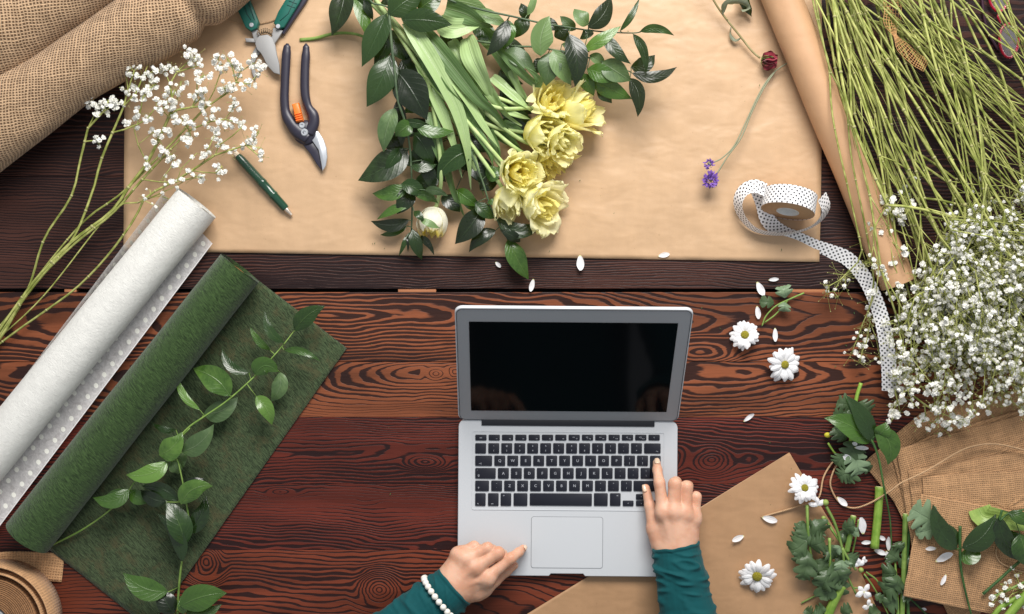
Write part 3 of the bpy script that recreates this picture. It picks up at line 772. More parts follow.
# net ribbon scrap
root = thing('net_ribbon_scrap', 'small scrap of copper coloured net ribbon caught among the green stems', 'ribbon', W(905, 30))
NET = plain('copper net', lin(198, 150, 96), .5)
mb = MB(); cl = smooth([W(890, -14, .06), W(893, 10, .062), W(892, 26, .064), W(900, 44, .066), (W(914, 58, .066)), W(926, 66, .064)], 6)
wf = lambda f: .014 * (1 - .75 * math.exp(-((f - .5) / .09) ** 2)) * (1 if f < .5 else .75)
N = len(cl); edge = []
for j in range(7):
    q = j / 6 * 2 - 1; ln = []
    for i, p in enumerate(cl):
        tt = (cl[min(i + 1, N - 1)] - cl[max(i - 1, 0)]).normalized(); sdv = Vector((tt.y, -tt.x, .3)).normalized()
        ln.append(p + sdv * q * wf(i / (N - 1)) + Vector((0, 0, .002 * noise.noise(p * 90))))
    edge.append(ln); mb.tube(ln, .0004, 4)
for i in range(N): mb.tube([e[i] for e in edge], .0004, 4)
mb.build('net', NET, root)
# ================================================================ plant materials
def leafmat(name, c1, c2, vein, back, rough=.27, vs=26.0, par=False, spec=.5):
    t = MT(name); u, v, _ = t.sep(t.co('UV')); o = t.co(); r = t.rnd()
    mid = 1.0 - ((u - .5).abs()).step(.008, .035)
    if par: vn = ((u * 46.0).sin() * .5 + .5) * .5
    else: vn = (((v * 1.0 - (u - .5).abs() * .55) * vs * 2).sin() * .5 + .5).pow(6.0) * .45
    nz = t.noise(o, 70, 3, .6)
    c = t.mix((nz + (r - .5) * 1.1).step(.25, .75), c1, c2)
    c = t.mix((mid * .30).max(vn * .09), c, vein)
    c = t.scale_col(c, r * .5 + .75)
    sp = t.noise(o, 420, 1); c = t.mix(sp.step(.80, .84) * .4, c, lin(150, 160, 140))
    g = t.n('ShaderNodeNewGeometry'); bf = E(t.nt, g.outputs['Backfacing'])
    c = t.mix(bf * .8, c, back)
    t.set(col=c, rough=nz * .2 + (rough - .08) + bf * .2, spec=spec, coat=.25, coatr=.18)
    t.bump(mid * .8 + vn * .5 + nz * .6, .0009, .7)
    t.translucent(.16, t.mix(.5, c, lin(130, 170, 50))); return t.m
LD = leafmat('dark glossy leaf', lin(20, 34, 15), lin(34, 56, 22), lin(66, 92, 58), lin(62, 92, 50))
LM_ = leafmat('mid green leaf', lin(38, 66, 22), lin(62, 94, 34), lin(110, 140, 80), lin(86, 116, 66))
LP = leafmat('pale leaf underside', lin(72, 98, 56), lin(98, 124, 74), lin(140, 156, 124), lin(92, 116, 80), .5)
LG = leafmat('bright fresh leaf', lin(60, 94, 32), lin(88, 122, 50), lin(130, 156, 100), lin(96, 124, 76))
TL = leafmat('tulip leaf', lin(96, 128, 72), lin(146, 170, 114), lin(190, 206, 160), lin(146, 170, 112), .5, par=True, spec=.35)
TL2 = leafmat('tulip leaf yellowish', lin(134, 164, 80), lin(160, 186, 96), lin(180, 200, 120), lin(150, 176, 90), .5, par=True, spec=.35)
CHL = leafmat('chrysanthemum leaf', lin(22, 40, 20), lin(40, 64, 32), lin(60, 86, 48), lin(74, 98, 60), .45, vs=8)
CHP = leafmat('pale chrysanthemum leaf', lin(84, 112, 78), lin(104, 132, 94), lin(130, 154, 116), lin(120, 142, 110), .55, vs=8)
MATS = {'d': LD, 'm': LM_, 'p': LP, 'g': LG}
def stemmat(name, c1, c2, sc_=60):
    t = MT(name); o = t.co(); u, v, _ = t.sep(t.co('UV')); n = t.noise(o, sc_, 3, .6); l = t.noise(t.comb(u * 9, v * 30, 1), 1, 3)
    t.set(col=t.scale_col(t.mix((n * .6 + l * .4).step(.35, .65), c1, c2), t.rnd() * .4 + .8), rough=.5, spec=.35); t.bump(l, .0004, .6); return t.m
STD = stemmat('dark woody stem', lin(62, 82, 58), lin(92, 110, 80)); STG = stemmat('green stem', lin(96, 128, 56), lin(136, 162, 84))
STT = stemmat('pale tulip stem', lin(150, 176, 110), lin(184, 200, 140)); STGY = stemmat('gypsophila stem', lin(112, 124, 48), lin(184, 186, 112))
NODE = plain('stem node', lin(160, 158, 104), .6); STB = stemmat('dry stem', lin(130, 120, 80), lin(160, 150, 110))
def lprof(w, k=.78, e=1.0):
    return lambda t: max(w * (math.sin(PI * min(1, max(0, t)) ** k) ** e), .00012)
RR = random.Random(11)
def leaf(root, bx, by, tx, ty, w, m='d', z=.03, bend=0.0, lift=.006, dz=None, roll=None, fold=.22, name='leaf', mats=None, k=.78, nv=16, nu=6, twist=None, cup=None):
    """a leaf from pixel base to pixel tip at height z; w = full width in px; bend = sideways bow in px"""
    zt = z + (dz if dz is not None else RR.uniform(-.012, .006)); zt = max(zt, .004)
    a, b = W(bx, by, z), W(tx, ty, zt)
    mx, my = (bx + tx) / 2, (by + ty) / 2; L = math.hypot(tx - bx, ty - by) or 1
    nx, ny = -(ty - by) / L, (tx - bx) / L
    m1 = W(bx * .66 + tx * .34 + nx * bend * .9, by * .66 + ty * .34 + ny * bend * .9, z + (zt - z) * .34 + lift)
    m2 = W(bx * .3 + tx * .7 + nx * bend * .8, by * .3 + ty * .7 + ny * bend * .8, z + (zt - z) * .7 + lift * .9)
    mb = MB(); hw = w * K / 2 * 1.08
    strip(mb, [a, m1, m2, b], lprof(hw, k), nv, nu, roll=RR.uniform(-.38, .38) if roll is None else roll, fold=fold if fold else 0, cup=(RR.uniform(-.05, .3) if cup is None else cup),
          twist=RR.uniform(-.25, .25) if twist is None else twist, wav=.0005, seed=RR.random())
    return mb.build(name, mats or MATS[m], root)
def branch(name, label, cat, group, stem, leaves, z=.03, r=.0016, smat=None, zs=None, cut=True):
    c = stem[len(stem) // 2]; root = thing(name, label, cat, W(c[0], c[1]), group)
    S = [W(p[0], p[1], p[2] if len(p) > 2 else z) for p in stem]
    mb = MB(); mb.tube(S, lambda t: r * (1.15 - .6 * t), 7, sub=6); mb.build('stem', smat or STD, root)
    for lf in leaves:
        kw = {}
        bx, by, tx, ty, w = lf[:5]; m = lf[5] if len(lf) > 5 else 'd'
        zz = z + (lf[6] if len(lf) > 6 else RR.uniform(-.008, .012)); bd = lf[7] if len(lf) > 7 else RR.uniform(-.12, .12) * w
        if len(lf) > 8: kw['roll'] = lf[8]
        leaf(root, bx, by, tx, ty, w, m, max(zz, .006), bd, **kw)
        # petiole back to the nearest stem point
        bp = W(bx, by, max(zz, .006)); q = min(smooth(S, 6), key=lambda p: (p - bp).length)
        if .001 < (q - bp).length < .035:
            mb = MB(); mb.tube([q, (q + bp) / 2 + Vector((0, 0, .001)), bp], .0007, 5); mb.build('petiole', smat or STD, root)
    return root
G1 = 'leafy branches laid around the tulip bouquet'
# long branch down the left side of the bouquet
branch('leafy_branch', 'dark leafy branch running straight down the left side of the tulip bouquet', 'branch', G1,
  [(388, -40, .07), (389, 0, .07), (389.6, 19, .072), (391.8, 47, .072), (394.7, 70, .07), (397.6, 99, .068), (405, 122, .06), (410, 149, .05), (412, 189, .035), (412, 217, .022), (411, 236, .014)],
  [(386, 14, 361.8, 67, 24, 'd', .0), (391, 55, 366.6, 107, 26, 'd', -.003), (388, 38, 374, 66, 17, 'd', -.018), (396, 70, 427, 120, 31, 'd', -.004, -2, .12), (417, 81, 445, 110, 22, 'm', -.016),
   (395, 108, 383.6, 152.5, 18, 'p', -.01, 3), (408, 150, 358, 180.5, 27, 'd', -.03, -3), (412, 124, 395.4, 136.5, 15, 'g', .0), (404, 121, 430, 125, 8, 'm', .0), (416, 127, 454, 131, 12, 'm', .0, 3),
   (411, 166, 437, 164, 9, 'm', -.01, 3), (414, 133, 433, 166, 20, 'd', -.02), (397, 100, 402, 148, 13, 'd', -.02), (408, 186, 372.5, 193.5, 15, 'm', -.03, -4), (401, 184, 425, 197, 14, 'm', -.02, -3),
   (411, 188, 397, 214, 17, 'd', -.035), (411.6, 204, 377, 219.5, 9, 'm', -.03, 2), (409, 220, 371, 221, 12, 'd', -.04, -5), (407, 226, 380, 235, 7, 'g', -.05, -2), (409, 233, 399, 256, 5, 'm', -.05), (412.5, 229, 422, 260, 12, 'd', -.045),
   (418, 236, 434, 255, 7, 'd', -.05, -3), (414, 211, 424, 222, 7, 'd', -.010), (420, 219, 440, 228, 7, 'p', -.006), (408.5, 234, 408, 252, 3.5, 'd', -.05), (422, 160, 434, 192, 13, 'd', -.02), (394, 64, 372, 90, 12, 'g', -.03),
   (391, 62, 377, 100, 14, 'm', -.035), (402, 148, 385, 172, 12, 'm', -.03), (415, 195, 438, 203, 9, 'm', -.02, -3), (425, 190, 448, 196, 8, 'p', -.01, -2)], z=.066, r=.0022)
branch('leafy_branch', 'leafy branch with big dark leaves crossing the cut tulip stems at the top', 'branch', G1,
  [(364, -30, .062), (370, 0, .062), (385, 6, .066), (404, 16, .07), (420, 22, .07)],
  [(389, 15, 424, -8, 25, 'd', .006, -2), (402, 20, 452, 25, 21, 'd', .004, -2, .2), (418, 10, 442, -6, 20, 'm', -.01), (345, -12, 331.7, 36, 23, 'd', -.035, -2), (356, -6, 371, 42, 14, 'm', -.03), (364, 0, 373, 20, 8, 'd', -.02),
   (372, -10, 356, 3, 16, 'd', -.02), (398, -2, 380, 4, 10, 'd', -.02)], z=.068)
branch('cut_stem', 'green cut stem end poking out left of the bouquet toward the pruning shears', 'stem', None, [(300, 40, .003), (315, 38.5, .005), (330, 34.5, .009), (345, 33, .012), (362, 36, .015), (390, 50, .02)], [], r=.0026, smat=STG)
branch('leafy_branch', 'thin leafy branch reaching right across the top of the kraft paper', 'branch', G1,
  [(425, -14, .07), (450, 0, .07), (481, 9.5, .072), (515, 17, .07), (541, 23, .068), (560, 26, .066), (595, 31, .064), (633, 33, .062), (645, 30, .062)],
  [(452, 0, 487, 9, 15, 'p', -.01), (473, 12, 508, 27, 13, 'p', -.01, -2), (507, 20, 486.4, 56, 15, 'd', .002, -3), (508, 20, 503, 49, 11, 'm', -.006, -4), (526, 16, 515, 38, 15, 'd', -.015), (529, 18, 521, 3, 10, 'd', -.01),
   (527, 15, 534, -10, 8, 'p', .004, 3), (541, 56, 549.5, 16, 23, 'p', .004, -4, .5), (553, 52, 546, 86, 22, 'p', -.004), (553, 50, 571, 85, 18, 'p', .0), (569, 34, 575, 87, 21, 'd', .008, -5), (588, 25, 574, 9, 15, 'p', .0),
   (588, 28, 611, -4, 17, 'd', .01, 5, .3), (592, 30, 580, 39, 10, 'd', -.012), (584, 50, 621, 26, 12, 'g', -.005), (605, 34, 631, 64, 12, 'd', .0, 3), (633, 34, 646, 74, 9, 'd', .0, -5), (640, 31.5, 674, 35.5, 8, 'm', .0, -5),
   (620, 31, 639.5, -2, 6, 'm', .006, 2), (541, 22, 560, 30, 12, 'd', -.02), (556, 27, 566, 42, 14, 'd', -.02), (575, 30, 560, 16, 10, 'p', -.02)], z=.066)
branch('leafy_branch', 'leafy branch spreading its leaves just above the yellow tulip heads', 'branch', G1,
  [(470, 40, .04), (513, 46, .045), (535, 47, .05), (565, 52, .05), (590, 58, .05), (604, 62, .05), (631, 72, .05)],
  [(631, 67, 655, 55, 15, 'd', -.01, 4), (632, 73, 677, 67, 11, 'd', .005, 7), (630, 78, 637.6, 117, 14, 'd', .0, -5), (602, 62, 631, 81, 20, 'p', .004), (587, 69, 619, 80, 17, 'm', .0), (591, 80, 632, 99, 17, 'm', -.01), (580, 74, 594, 96, 13, 'm', -.01),
   (597, 90, 612, 103, 10, 'd', -.02), (590, 55, 605, 64, 10, 'p', .0), (505, 50, 536, 71, 18, 'p', .004), (552, 55, 575, 60, 13, 'd', -.012), (562, 44, 590, 52, 10, 'p', -.01), (575, 80, 560, 66, 12, 'd', -.02), (546, 60, 530, 72, 14, 'd', -.02)], z=.052)
branch('leafy_branch', 'leafy branch end hanging below the tulips over the lower edge of the paper', 'branch', G1,
  [(470, 150, .05), (482, 180, .045), (490, 205, .04), (497, 220, .03), (508, 240, .02)],
  [(482, 209, 455, 244, 21, 'd', -.01), (475, 203, 497, 218, 13, 'm', -.002), (496, 230, 469, 252, 13, 'd', -.02, 4), (497, 218, 544, 221, 15, 'd', -.02, 12), (508, 239, 528.5, 279.5, 19, 'm', -.02, 1), (487, 203, 501.5, 201, 6, 'm', .0), (480, 190, 500, 178, 14, 'd', -.01),
   (470, 160, 489, 185, 16, 'd', -.01), (474, 150, 437, 179, 21, 'm', .006, 6), (462, 196, 480, 212, 12, 'd', -.02), (486, 176, 500, 168, 15, 'm', -.004), (520, 242, 500, 230, 10, 'd', -.015)], z=.042)
branch('leafy_branch', 'hidden dark leafy branch filling the middle of the bouquet under the tulip leaves', 'branch', G1,
  [(430, 20, .02), (440, 80, .02), (450, 130, .02), (465, 170, .02)],
  [(430 + dx, 30 + i * 13, 430 + dx + sx * 28, 48 + i * 13, 18, 'dmdd'[i % 4], -.004) for i, (dx, sx) in enumerate([(10, 1), (0, -1), (22, 1), (4, -1), (34, 1), (2, -1), (44, 1), (-2, -1), (30, 1), (2, -1), (40, 1), (8, -1)])] +
  [(500, 60 + 10 * i, 520 + 3 * i, 74 + 10 * i, 16, 'dm'[i % 2], -.006) for i in range(7)] + [(388, 30, 410, 62, 20, 'm', -.004), (402, 60, 420, 92, 20, 'd', .0), (404, 96, 428, 112, 16, 'd', .0), (440, 140, 424, 158, 16, 'm', .0), (452, 150, 476, 172, 18, 'd', -.002), (470, 160, 492, 186, 18, 'd', .0), (420, 150, 446, 182, 18, 'd', -.004), (474, 22, 500, 44, 18, 'm', .0), (500, 40, 530, 58, 18, 'd', .0), (456, 190, 478, 206, 14, 'm', .0), (442, 196, 460, 212, 14, 'd', -.004), (386, 132, 402, 160, 16, 'd', .0)], z=.024)

# ================================================================ tulips
def tmat(name, cin, cout, green, lo_=.0, hi_=.6):
    t = MT(name); u, v, _ = t.sep(t.co('UV')); r = t.rnd(); o = t.co()
    st = t.noise(t.comb(u * 26, v * 3.0, r * 9), 1, 3, .6)
    c = t.mix((v + (st - .5) * .5 + (r - .5) * .5).step(lo_, hi_), cin, cout)
    c = t.mix((((u - .5).abs() * -1.0 + .10).step(0.0, .1) * (1.0 - v.step(.1, .6))) * .5, c, green)
    t.set(col=c, rough=.42, spec=.3, sheen=.1); t.bump(st + t.noise(o, 160, 2) * .7, .0009, .7); t.translucent(.46, t.mix(.6, c, (1, .97, .66, 1))); return t.m
TPY = tmat('yellow tulip petal', lin(255, 228, 76), lin(255, 244, 150), lin(220, 220, 90))
TPC = tmat('cream tulip petal', lin(255, 238, 110), lin(255, 251, 190), lin(225, 225, 140))
TPW = tmat('white tulip petal', lin(255, 240, 120), lin(255, 252, 205), lin(230, 230, 180))
TPX = tmat('white tulip petal with yellow tip', lin(253, 252, 244), lin(246, 222, 90), lin(240, 240, 200), .62, 1.0)
STAM = plain('stamen', lin(150, 120, 40), .7)
def tulip_head(root, px, py, z, ang, elev, size, open_, outer, inner, seed, nout=5, nin=7):
    """head whose axis points to screen angle ang (deg, 0=right, 90=down), elev above the table"""
    rr = random.Random(seed); a, e = math.radians(ang), math.radians(elev)
    ax = Vector((math.cos(a) * math.cos(e), -math.sin(a) * math.cos(e), math.sin(e)))
    size *= 1.16
    c = W(px, py, z) - ax * size * .5
    M = Matrix.Translation(c) @ ax.to_track_quat('Z', 'Y').to_matrix().to_4x4()
    op2 = open_ * 1.5 if open_ > .15 else open_
    lays = [(nout, .48, op2, 1.0, .42, outer), (5, .38, op2 * .75, 1.02, .33, outer), (max(4, nin - 2), .26, op2 * .5, .98, .25, inner), (4, .15, op2 * .3, .92, .17, inner)]
    for li, (n, R, op, hh, wd_, mt) in enumerate(lays):
        for k in range(n):
            an = 2 * PI * (k + li * .5) / n + rr.uniform(-.2, .2); s = size * rr.uniform(.92, 1.08); sd_ = rr.random() * 50
            Rk = R * s * rr.uniform(.9, 1.08); opk = op + (rr.uniform(-.26, .26) if op > .05 else rr.uniform(-.05, .05)); s *= rr.uniform(.9, 1.08); prf = [(0, .12, 0), (.18, .62, .07), (.45, 1.0, .40), (.75, 1.0 + opk * .5, .74), (1, .74 + opk * 1.3, 1.0 - max(0, opk) * .25)]
            def at_(t):
                for (t0, r0, h0), (t1, r1, h1) in zip(prf, prf[1:]):
                    if t <= t1 + 1e-9:
                        f = (t - t0) / (t1 - t0); return r0 + (r1 - r0) * f, h0 + (h1 - h0) * f
            rows = []; nt, nq = 16, 12
            for i in range(nt + 1):
                t = i / nt; r0 = sum(at_(min(1, max(0, t + e)))[0] for e in (-.08, 0, .08)) / 3; h0 = sum(at_(min(1, max(0, t + e)))[1] for e in (-.06, 0, .06)) / 3
                hw = wd_ * s * 1.12 * (math.sin(PI * min(1, t * .90 + .05) ** .75) ** .55); row = []
                for j in range(nq + 1):
                    q = j / nq * 2 - 1; rad_ = max(r0 * Rk, .002); aa = an + q * min(hw / rad_, 1.25)
                    ruf = s * (.020 + .050 * max(0, opk)) * noise.noise(Vector((q * 2.6 + sd_, t * 3.2, sd_))) * (.3 + t * abs(q) + t * t * 1.2)
                    rr_ = rad_ + ruf * 1.6 + (abs(q) ** 2) * s * .03 * (opk + .1); hh_ = h0 * s * hh - s * .16 * t * t * abs(q) ** 2.4 + ruf * .8 + s * .02 * math.sin(q * 9 + sd_) * t ** 4
                    row.append(M @ Vector((math.cos(aa) * rr_, math.sin(aa) * rr_, hh_)))
                rows.append(row)
            mb = MB(); mb.grid(rows); mb.build('petal', mt, root)
    mb = MB()
    for k in range(5):
        an = k * 1.256; p0 = M @ Vector((.02 * size, 0, .1 * size)); p1 = M @ Vector((math.cos(an) * .10 * size, math.sin(an) * .10 * size, .45 * size))
        mb.tube([p0, p1], .0011, 5)
    mb.build('stamens', STAM, root)
    return c
def tleaf(root, pts, w, z0=.05, m=None, fold=.25, tw=None, cup=.25, k=.55, roll=None):
    P = [W(p[0], p[1], p[2] if len(p) > 2 else z0) for p in pts]
    mb = MB(); hw = w * K / 2 * .86; fold = fold + .3
    wf = lambda t: max(hw * (math.sin(PI * (t * .94 + .06) ** k) ** .8 if t < 1 else 0), .0003)
    strip(mb, P, wf, 26, 8, roll=RR.uniform(-.6, .6) if roll is None else roll, twist=RR.uniform(-.9, .9) if tw is None else tw, fold=fold, cup=cup, wav=.0012, seed=RR.random() * 3)
    mb.build('leaf', m or TL, root)
def tulip(label, stem, head, leaves, g='cut tulips bundled in the bouquet', r=.0034):
    root = thing('tulip', label, 'tulip', W(head[0], head[1]), g)
    c = tulip_head(root, *head)
    S = [W(p[0], p[1], p[2] + (.022 if k_ < len(stem) - 1 else .004)) for k_, p in enumerate(stem)]; S.append(c)
    mb = MB(); mb.tube(S, lambda t: r * (1 - .15 * t), 10, sub=7); mb.build('stem', STT, root)
    for lf in leaves: tleaf(root, *lf)
    return root
#            px   py   z    ang elev size open outer inner seed
tulip('ruffled pale yellow tulip, topmost head of the bouquet', [(372, -6, .03), (398, 30, .03), (440, 75, .034), (491, 106, .036), (531, 108, .036)], (551, 101, .045, -40, 62, .044, .42, TPC, TPY, 1),
      [([(446, 8, .06), (466, 14, .066), (480, 22, .062), (493, 27, .05)], 24, .05, TL, .12, .5, .1, .5), ([(440, 22, .06), (452, 28, .064), (470, 26, .06), (484, 24, .05)], 24, .05, TL, .1, -.9, .1, .5)])
tulip('smooth cream tulip at the far right of the bouquet, tip pointing to the upper right', [(368, 0, .02), (420, 50, .024), (480, 90, .028), (540, 112, .03)], (580, 111, .034, -22, 22, .050, .22, TPC, TPY, 2, 4, 4),
      [([(481, 30, .03), (500, 50, .04), (512, 75, .045), (519, 95, .03)], 22, .04), ([(492, 77, .04), (510, 93, .045), (524, 105, .045), (536, 114, .035)], 13, .04), ([(511, 70, .05), (520, 88, .05), (534, 112, .04)], 11, .05)])
tulip('broad cream tulip with smooth outer petals, third down in the upper cluster', [(380, 10, .016), (430, 70, .02), (480, 120, .024), (520, 132, .028)], (541, 134, .046, 25, 42, .046, .20, TPC, TPC, 3, 4, 4),
      [([(407, 22, .06), (432, 62, .066), (456, 108, .062), (467, 150, .055), (471, 190, .03)], 20, .06), ([(503, 123, .03), (518, 132, .03), (532, 145, .02)], 12)])
tulip('upright pale yellow tulip squeezed between its neighbours in the upper cluster', [(375, 0, .014), (430, 60, .02), (500, 125, .024), (535, 145, .03)], (563, 141, .050, 40, 48, .042, .28, TPC, TPC, 4, 5, 4),
      [([(423, 30, .055), (451, 64, .066), (478, 98, .066), (494, 112, .06), (513, 137, .04)], 20, .06), ([(414, 36, .05), (440, 84, .06), (470, 118, .055), (495, 168, .04)], 15, .05)])
tulip('deep yellow ruffled tulip tucked under the upper cluster', [(380, 6, .012), (440, 80, .014), (505, 140, .016), (530, 155, .02)], (551, 161, .022, 62, 30, .038, .45, TPY, TPY, 5, 5, 8),
      [([(470, 60, .05), (488, 88, .058), (505, 112, .054), (522, 126, .045)], 17), ([(442, 60, .05), (462, 92, .06), (482, 124, .056), (500, 150, .045)], 16), ([(495, 132, .03), (512, 142, .034), (526, 158, .02)], 13), ([(492, 100, .045), (510, 112, .05), (532, 120, .04)], 9)])
tulip('wide open ruffled yellow tulip, uppermost of the lower cluster', [(390, 20, .02), (425, 75, .03), (470, 125, .036), (502, 162, .04)], (519, 172, .054, 15, 60, .045, .42, TPC, TPY, 6),
      [([(467, 38, .05), (474, 60, .07), (486, 84, .064), (493, 104, .05)], 25, .06, TL, .25, .3, .3, .6), ([(462, 100, .05), (478, 132, .054), (490, 152, .05), (493, 168, .045)], 13, .05)])
tulip('pale tulip facing down behind the lower cluster, its outer petal almost white', [(394, 24, .016), (440, 100, .02), (490, 170, .024), (504, 190, .028)], (508, 202, .036, 78, 30, .042, .12, TPW, TPC, 7, 4, 4),
      [([(418, 62, .045), (436, 100, .055), (452, 140, .05), (462, 178, .04)], 15), ([(452, 40, .045), (466, 66, .05), (480, 100, .05), (486, 132, .04)], 16), ([(448, 88, .03), (462, 130, .04), (475, 165, .04), (484, 196, .02)], 14), ([(488, 126, .04), (497, 150, .04), (500, 172, .03)], 10)])
tulip('large open cream and yellow tulip, lowest right head of the bouquet', [(392, 20, .012), (440, 90, .014), (500, 165, .018), (520, 196, .024)], (541, 205, .040, 25, 38, .050, .48, TPW, TPY, 8, 6, 8),
      [([(495, 46, .06), (510, 60, .066), (528, 78, .064), (539, 84, .06), (536, 76, .07), (524, 66, .076)], 12, .06, TL, .3, .2, .3, .9)])
tulip('closed white tulip with yellow edges hanging alone at the left of the bouquet', [(400, 10, .02), (425, 70, .03), (438, 140, .03), (441, 180, .028), (437, 204, .022)], (433, 222, .024, 97, 10, .039, .0, TPX, TPY, 9, 5, 4),
      [([(431, 112, .05), (436, 140, .052), (441, 158, .046), (446, 172, .03)], 16), ([(434, 134, .03), (448, 172, .036), (456, 196, .03), (467, 223, .01)], 13)])

# ================================================================ branches on the green felt
FG = 'glossy leafy sprigs on the green felt'
branch('leafy_branch', 'slender leafy sprig reaching to the upper corner of the green felt sheet', 'branch', FG,
  [(170, 448, .03), (188, 428, .032), (205, 416, .034), (228, 400, .036), (255, 376, .036), (270, 360, .034), (284, 344, .03), (294, 331, .028)],
  [(295, 331, 325, 306, 17, 'm', .0, -4), (284, 343, 265, 311, 9, 'm', .0, -6), (270, 350, 250, 326, 7, 'g', -.006, -3), (284, 350, 321, 361.5, 7, 'm', .0, -4), (249, 373, 222, 348, 9, 'm', -.004, -8), (255, 375, 278, 372, 19, 'm', .006, -8, .3),
   (280, 372, 271, 402, 15, 'p', -.012, -4), (230, 396, 193, 368.5, 23, 'g', .004, 5, .1), (256, 396, 272, 425, 14, 'g', -.004, -3), (204, 414, 238, 397, 19, 'p', -.014, 5), (200, 410, 176, 372, 7, 'g', .0, -6)], z=.034, smat=STG, r=.0014)
branch('leafy_branch', 'longest leafy sprig on the green felt, running down to the bottom edge', 'branch', FG,
  [(178, 630, .012), (178, 600, .014), (182, 560, .018), (189, 528, .026), (184, 490, .034), (178, 462, .036), (172, 448, .036), (190, 428, .036)],
  [(182, 452, 214, 424, 19, 'p', .006, 5), (159, 455, 182, 432, 21, 'g', .004, 4), (168, 462, 126, 475, 17, 'g', .004, -6, .2), (176, 430, 152, 423, 6, 'm', -.006, -3), (171, 462, 178, 474, 12, 'p', -.004), (181, 504, 213, 486, 19, 'g', .008, -7, .2),
   (183, 498, 204, 478, 20, 'd', -.006), (188, 533, 206, 496, 17, 'd', -.008, 4), (185, 545, 166, 500, 22, 'm', .0, 3), (182, 562, 155, 512, 15, 'd', -.006, 8), (166, 502, 140, 490, 13, 'd', -.002, -3), (178, 501, 142, 486, 14, 'd', -.005, 5),
   (168, 592, 123, 573, 20, 'm', .004, -6, .15), (174, 614, 158, 588, 18, 'd', .0), (180, 606, 227, 593, 25, 'm', .008, -3, .1), (185, 612, 222, 604, 14, 'g', -.004, 5), (178, 470, 186, 448, 9, 'p', -.01), (184, 614, 181, 596, 9, 'm', .0)], z=.034, smat=STG, r=.0017)
branch('leafy_branch', 'short leafy sprig whose bare stem touches the lower end of the felt roll', 'branch', FG,
  [(50, 546, .008), (80, 531, .012), (105, 514, .018), (125, 496, .028), (133, 484, .034), (142, 474, .036)],
  [(129, 489, 93, 497.5, 15, 'g', .004, -8, .1), (130, 491, 104, 507, 17, 'm', -.012), (130, 490, 152, 500, 13, 'm', -.006, 4), (141, 474, 130, 478, 4, 'm', .0)], z=.030, smat=STG, r=.0014)

# ================================================================ daisies and loose petals
t = MT('daisy petal'); u, v, _ = t.sep(t.co('UV')); ln = ((u * 19.0).sin() * .5 + .5) * .4
t.set(col=t.mix(v.step(.0, .14), lin(226, 226, 150), t.scale_col(lin(246, 246, 248), ln * -.04 + 1.0)), rough=.55); t.bump(ln, .0006, .6); t.translucent(.25, lin(246, 246, 246)); DP = t.m
t = MT('daisy centre'); o = t.co(); vo = t.voro(o, 1100); t.set(col=t.mix(vo.step(.1, .5), lin(214, 200, 60), lin(150, 140, 30)), rough=.7); t.bump(1.0 - vo, .0016, 1.0); DC = t.m
def petal_mesh(mb, a, d, L, w, up, lift=.2, cup=.35, droop=0.0, seed=0):
    n = up; pts = [a, a + d * L * .35 + n * L * lift * .6, a + d * L * .7 + n * L * lift * .8, a + d * L + n * L * (lift * .7 - droop)]
    strip(mb, pts, lambda t: max(w * (math.sin(PI * (t * .90 + .05) ** 1.15) ** .7), .0003), 8, 4, up=up, cup=cup, wav=w * .08, seed=seed)
def daisy(label, px, py, z, R, tilt=(0, 0), cr=.0062, missing=(), extra=None, seed=1, disc=True):
    rr = random.Random(seed); root = thing('daisy', label, 'flower', W(px, py), 'white daisies with yellow centres')
    up = Vector((tilt[0], tilt[1], 1)).normalized(); Q = up.to_track_quat('Z', 'Y').to_matrix()
    c = W(px, py, z)
    for li, n in enumerate((13, 11)):
        for k in range(n):
            if (li, k) in missing: continue
            an = 2 * PI * (k + li * .5) / n + rr.uniform(-.13, .13); d = Q @ Vector((math.cos(an), math.sin(an), 0))
            mb = MB(); L = R * rr.uniform(.84, 1.06) * (1 - .10 * li)
            petal_mesh(mb, c + d * cr * .55 + up * .001 * li, d, L - cr * .5, R * .185 * rr.uniform(.85, 1.2), up, rr.uniform(.0, .22) + .12 * li, .35, rr.uniform(0, .3), rr.random()); mb.build('petal', DP, root)
    if disc:
        mb = MB(); mb.ball(c + up * .002, cr, 20, 10, sq=(1, 1, .55), M=Q.to_4x4()); mb.build('flower_centre', DC, root)
    mb = MB(); mb.tube([c - up * .001, c - up * .005], lambda t: .004 - .002 * t, 8); mb.build('calyx', STG, root)
    return root
daisy('white daisy below the leafy cut sprig, left one of the pair right of the laptop', 745, 335, .011, .0230, (-.25, .22), seed=1)
daisy('white daisy below and right of its twin, right of the laptop screen', 784.5, 364.5, .012, .0270, (.16, -.12), seed=2)
daisy('white daisy at the loop of twine above the dark foliage', 804.5, 488, .022, .0235, (.05, .28), cr=.0055, seed=3)
daisy('white daisy lying on kraft paper near the right hand, one petal bent out', 757, 576, .013, .0285, (-.12, -.2), cr=.0075, missing=((0, 3), (1, 8)), seed=4)
def lpetal(label, bx, by, tx, ty, w, z=.003, n=0):
    mb = MB(); a, b = W(bx, by, z), W(tx, ty, z); d = (b - a).normalized()
    petal_mesh(mb, a, d, (b - a).length * 1.04, w * K / 2 * .86, Vector((0, 0, 1)), .05, -.28, -.1 * (n % 3), n)
    o = mb.build('flower_petal', DP, origin=Vector(((a + b) / 2).xy.to_3d())); tag(o, label, 'petal', 'loose white flower petals')
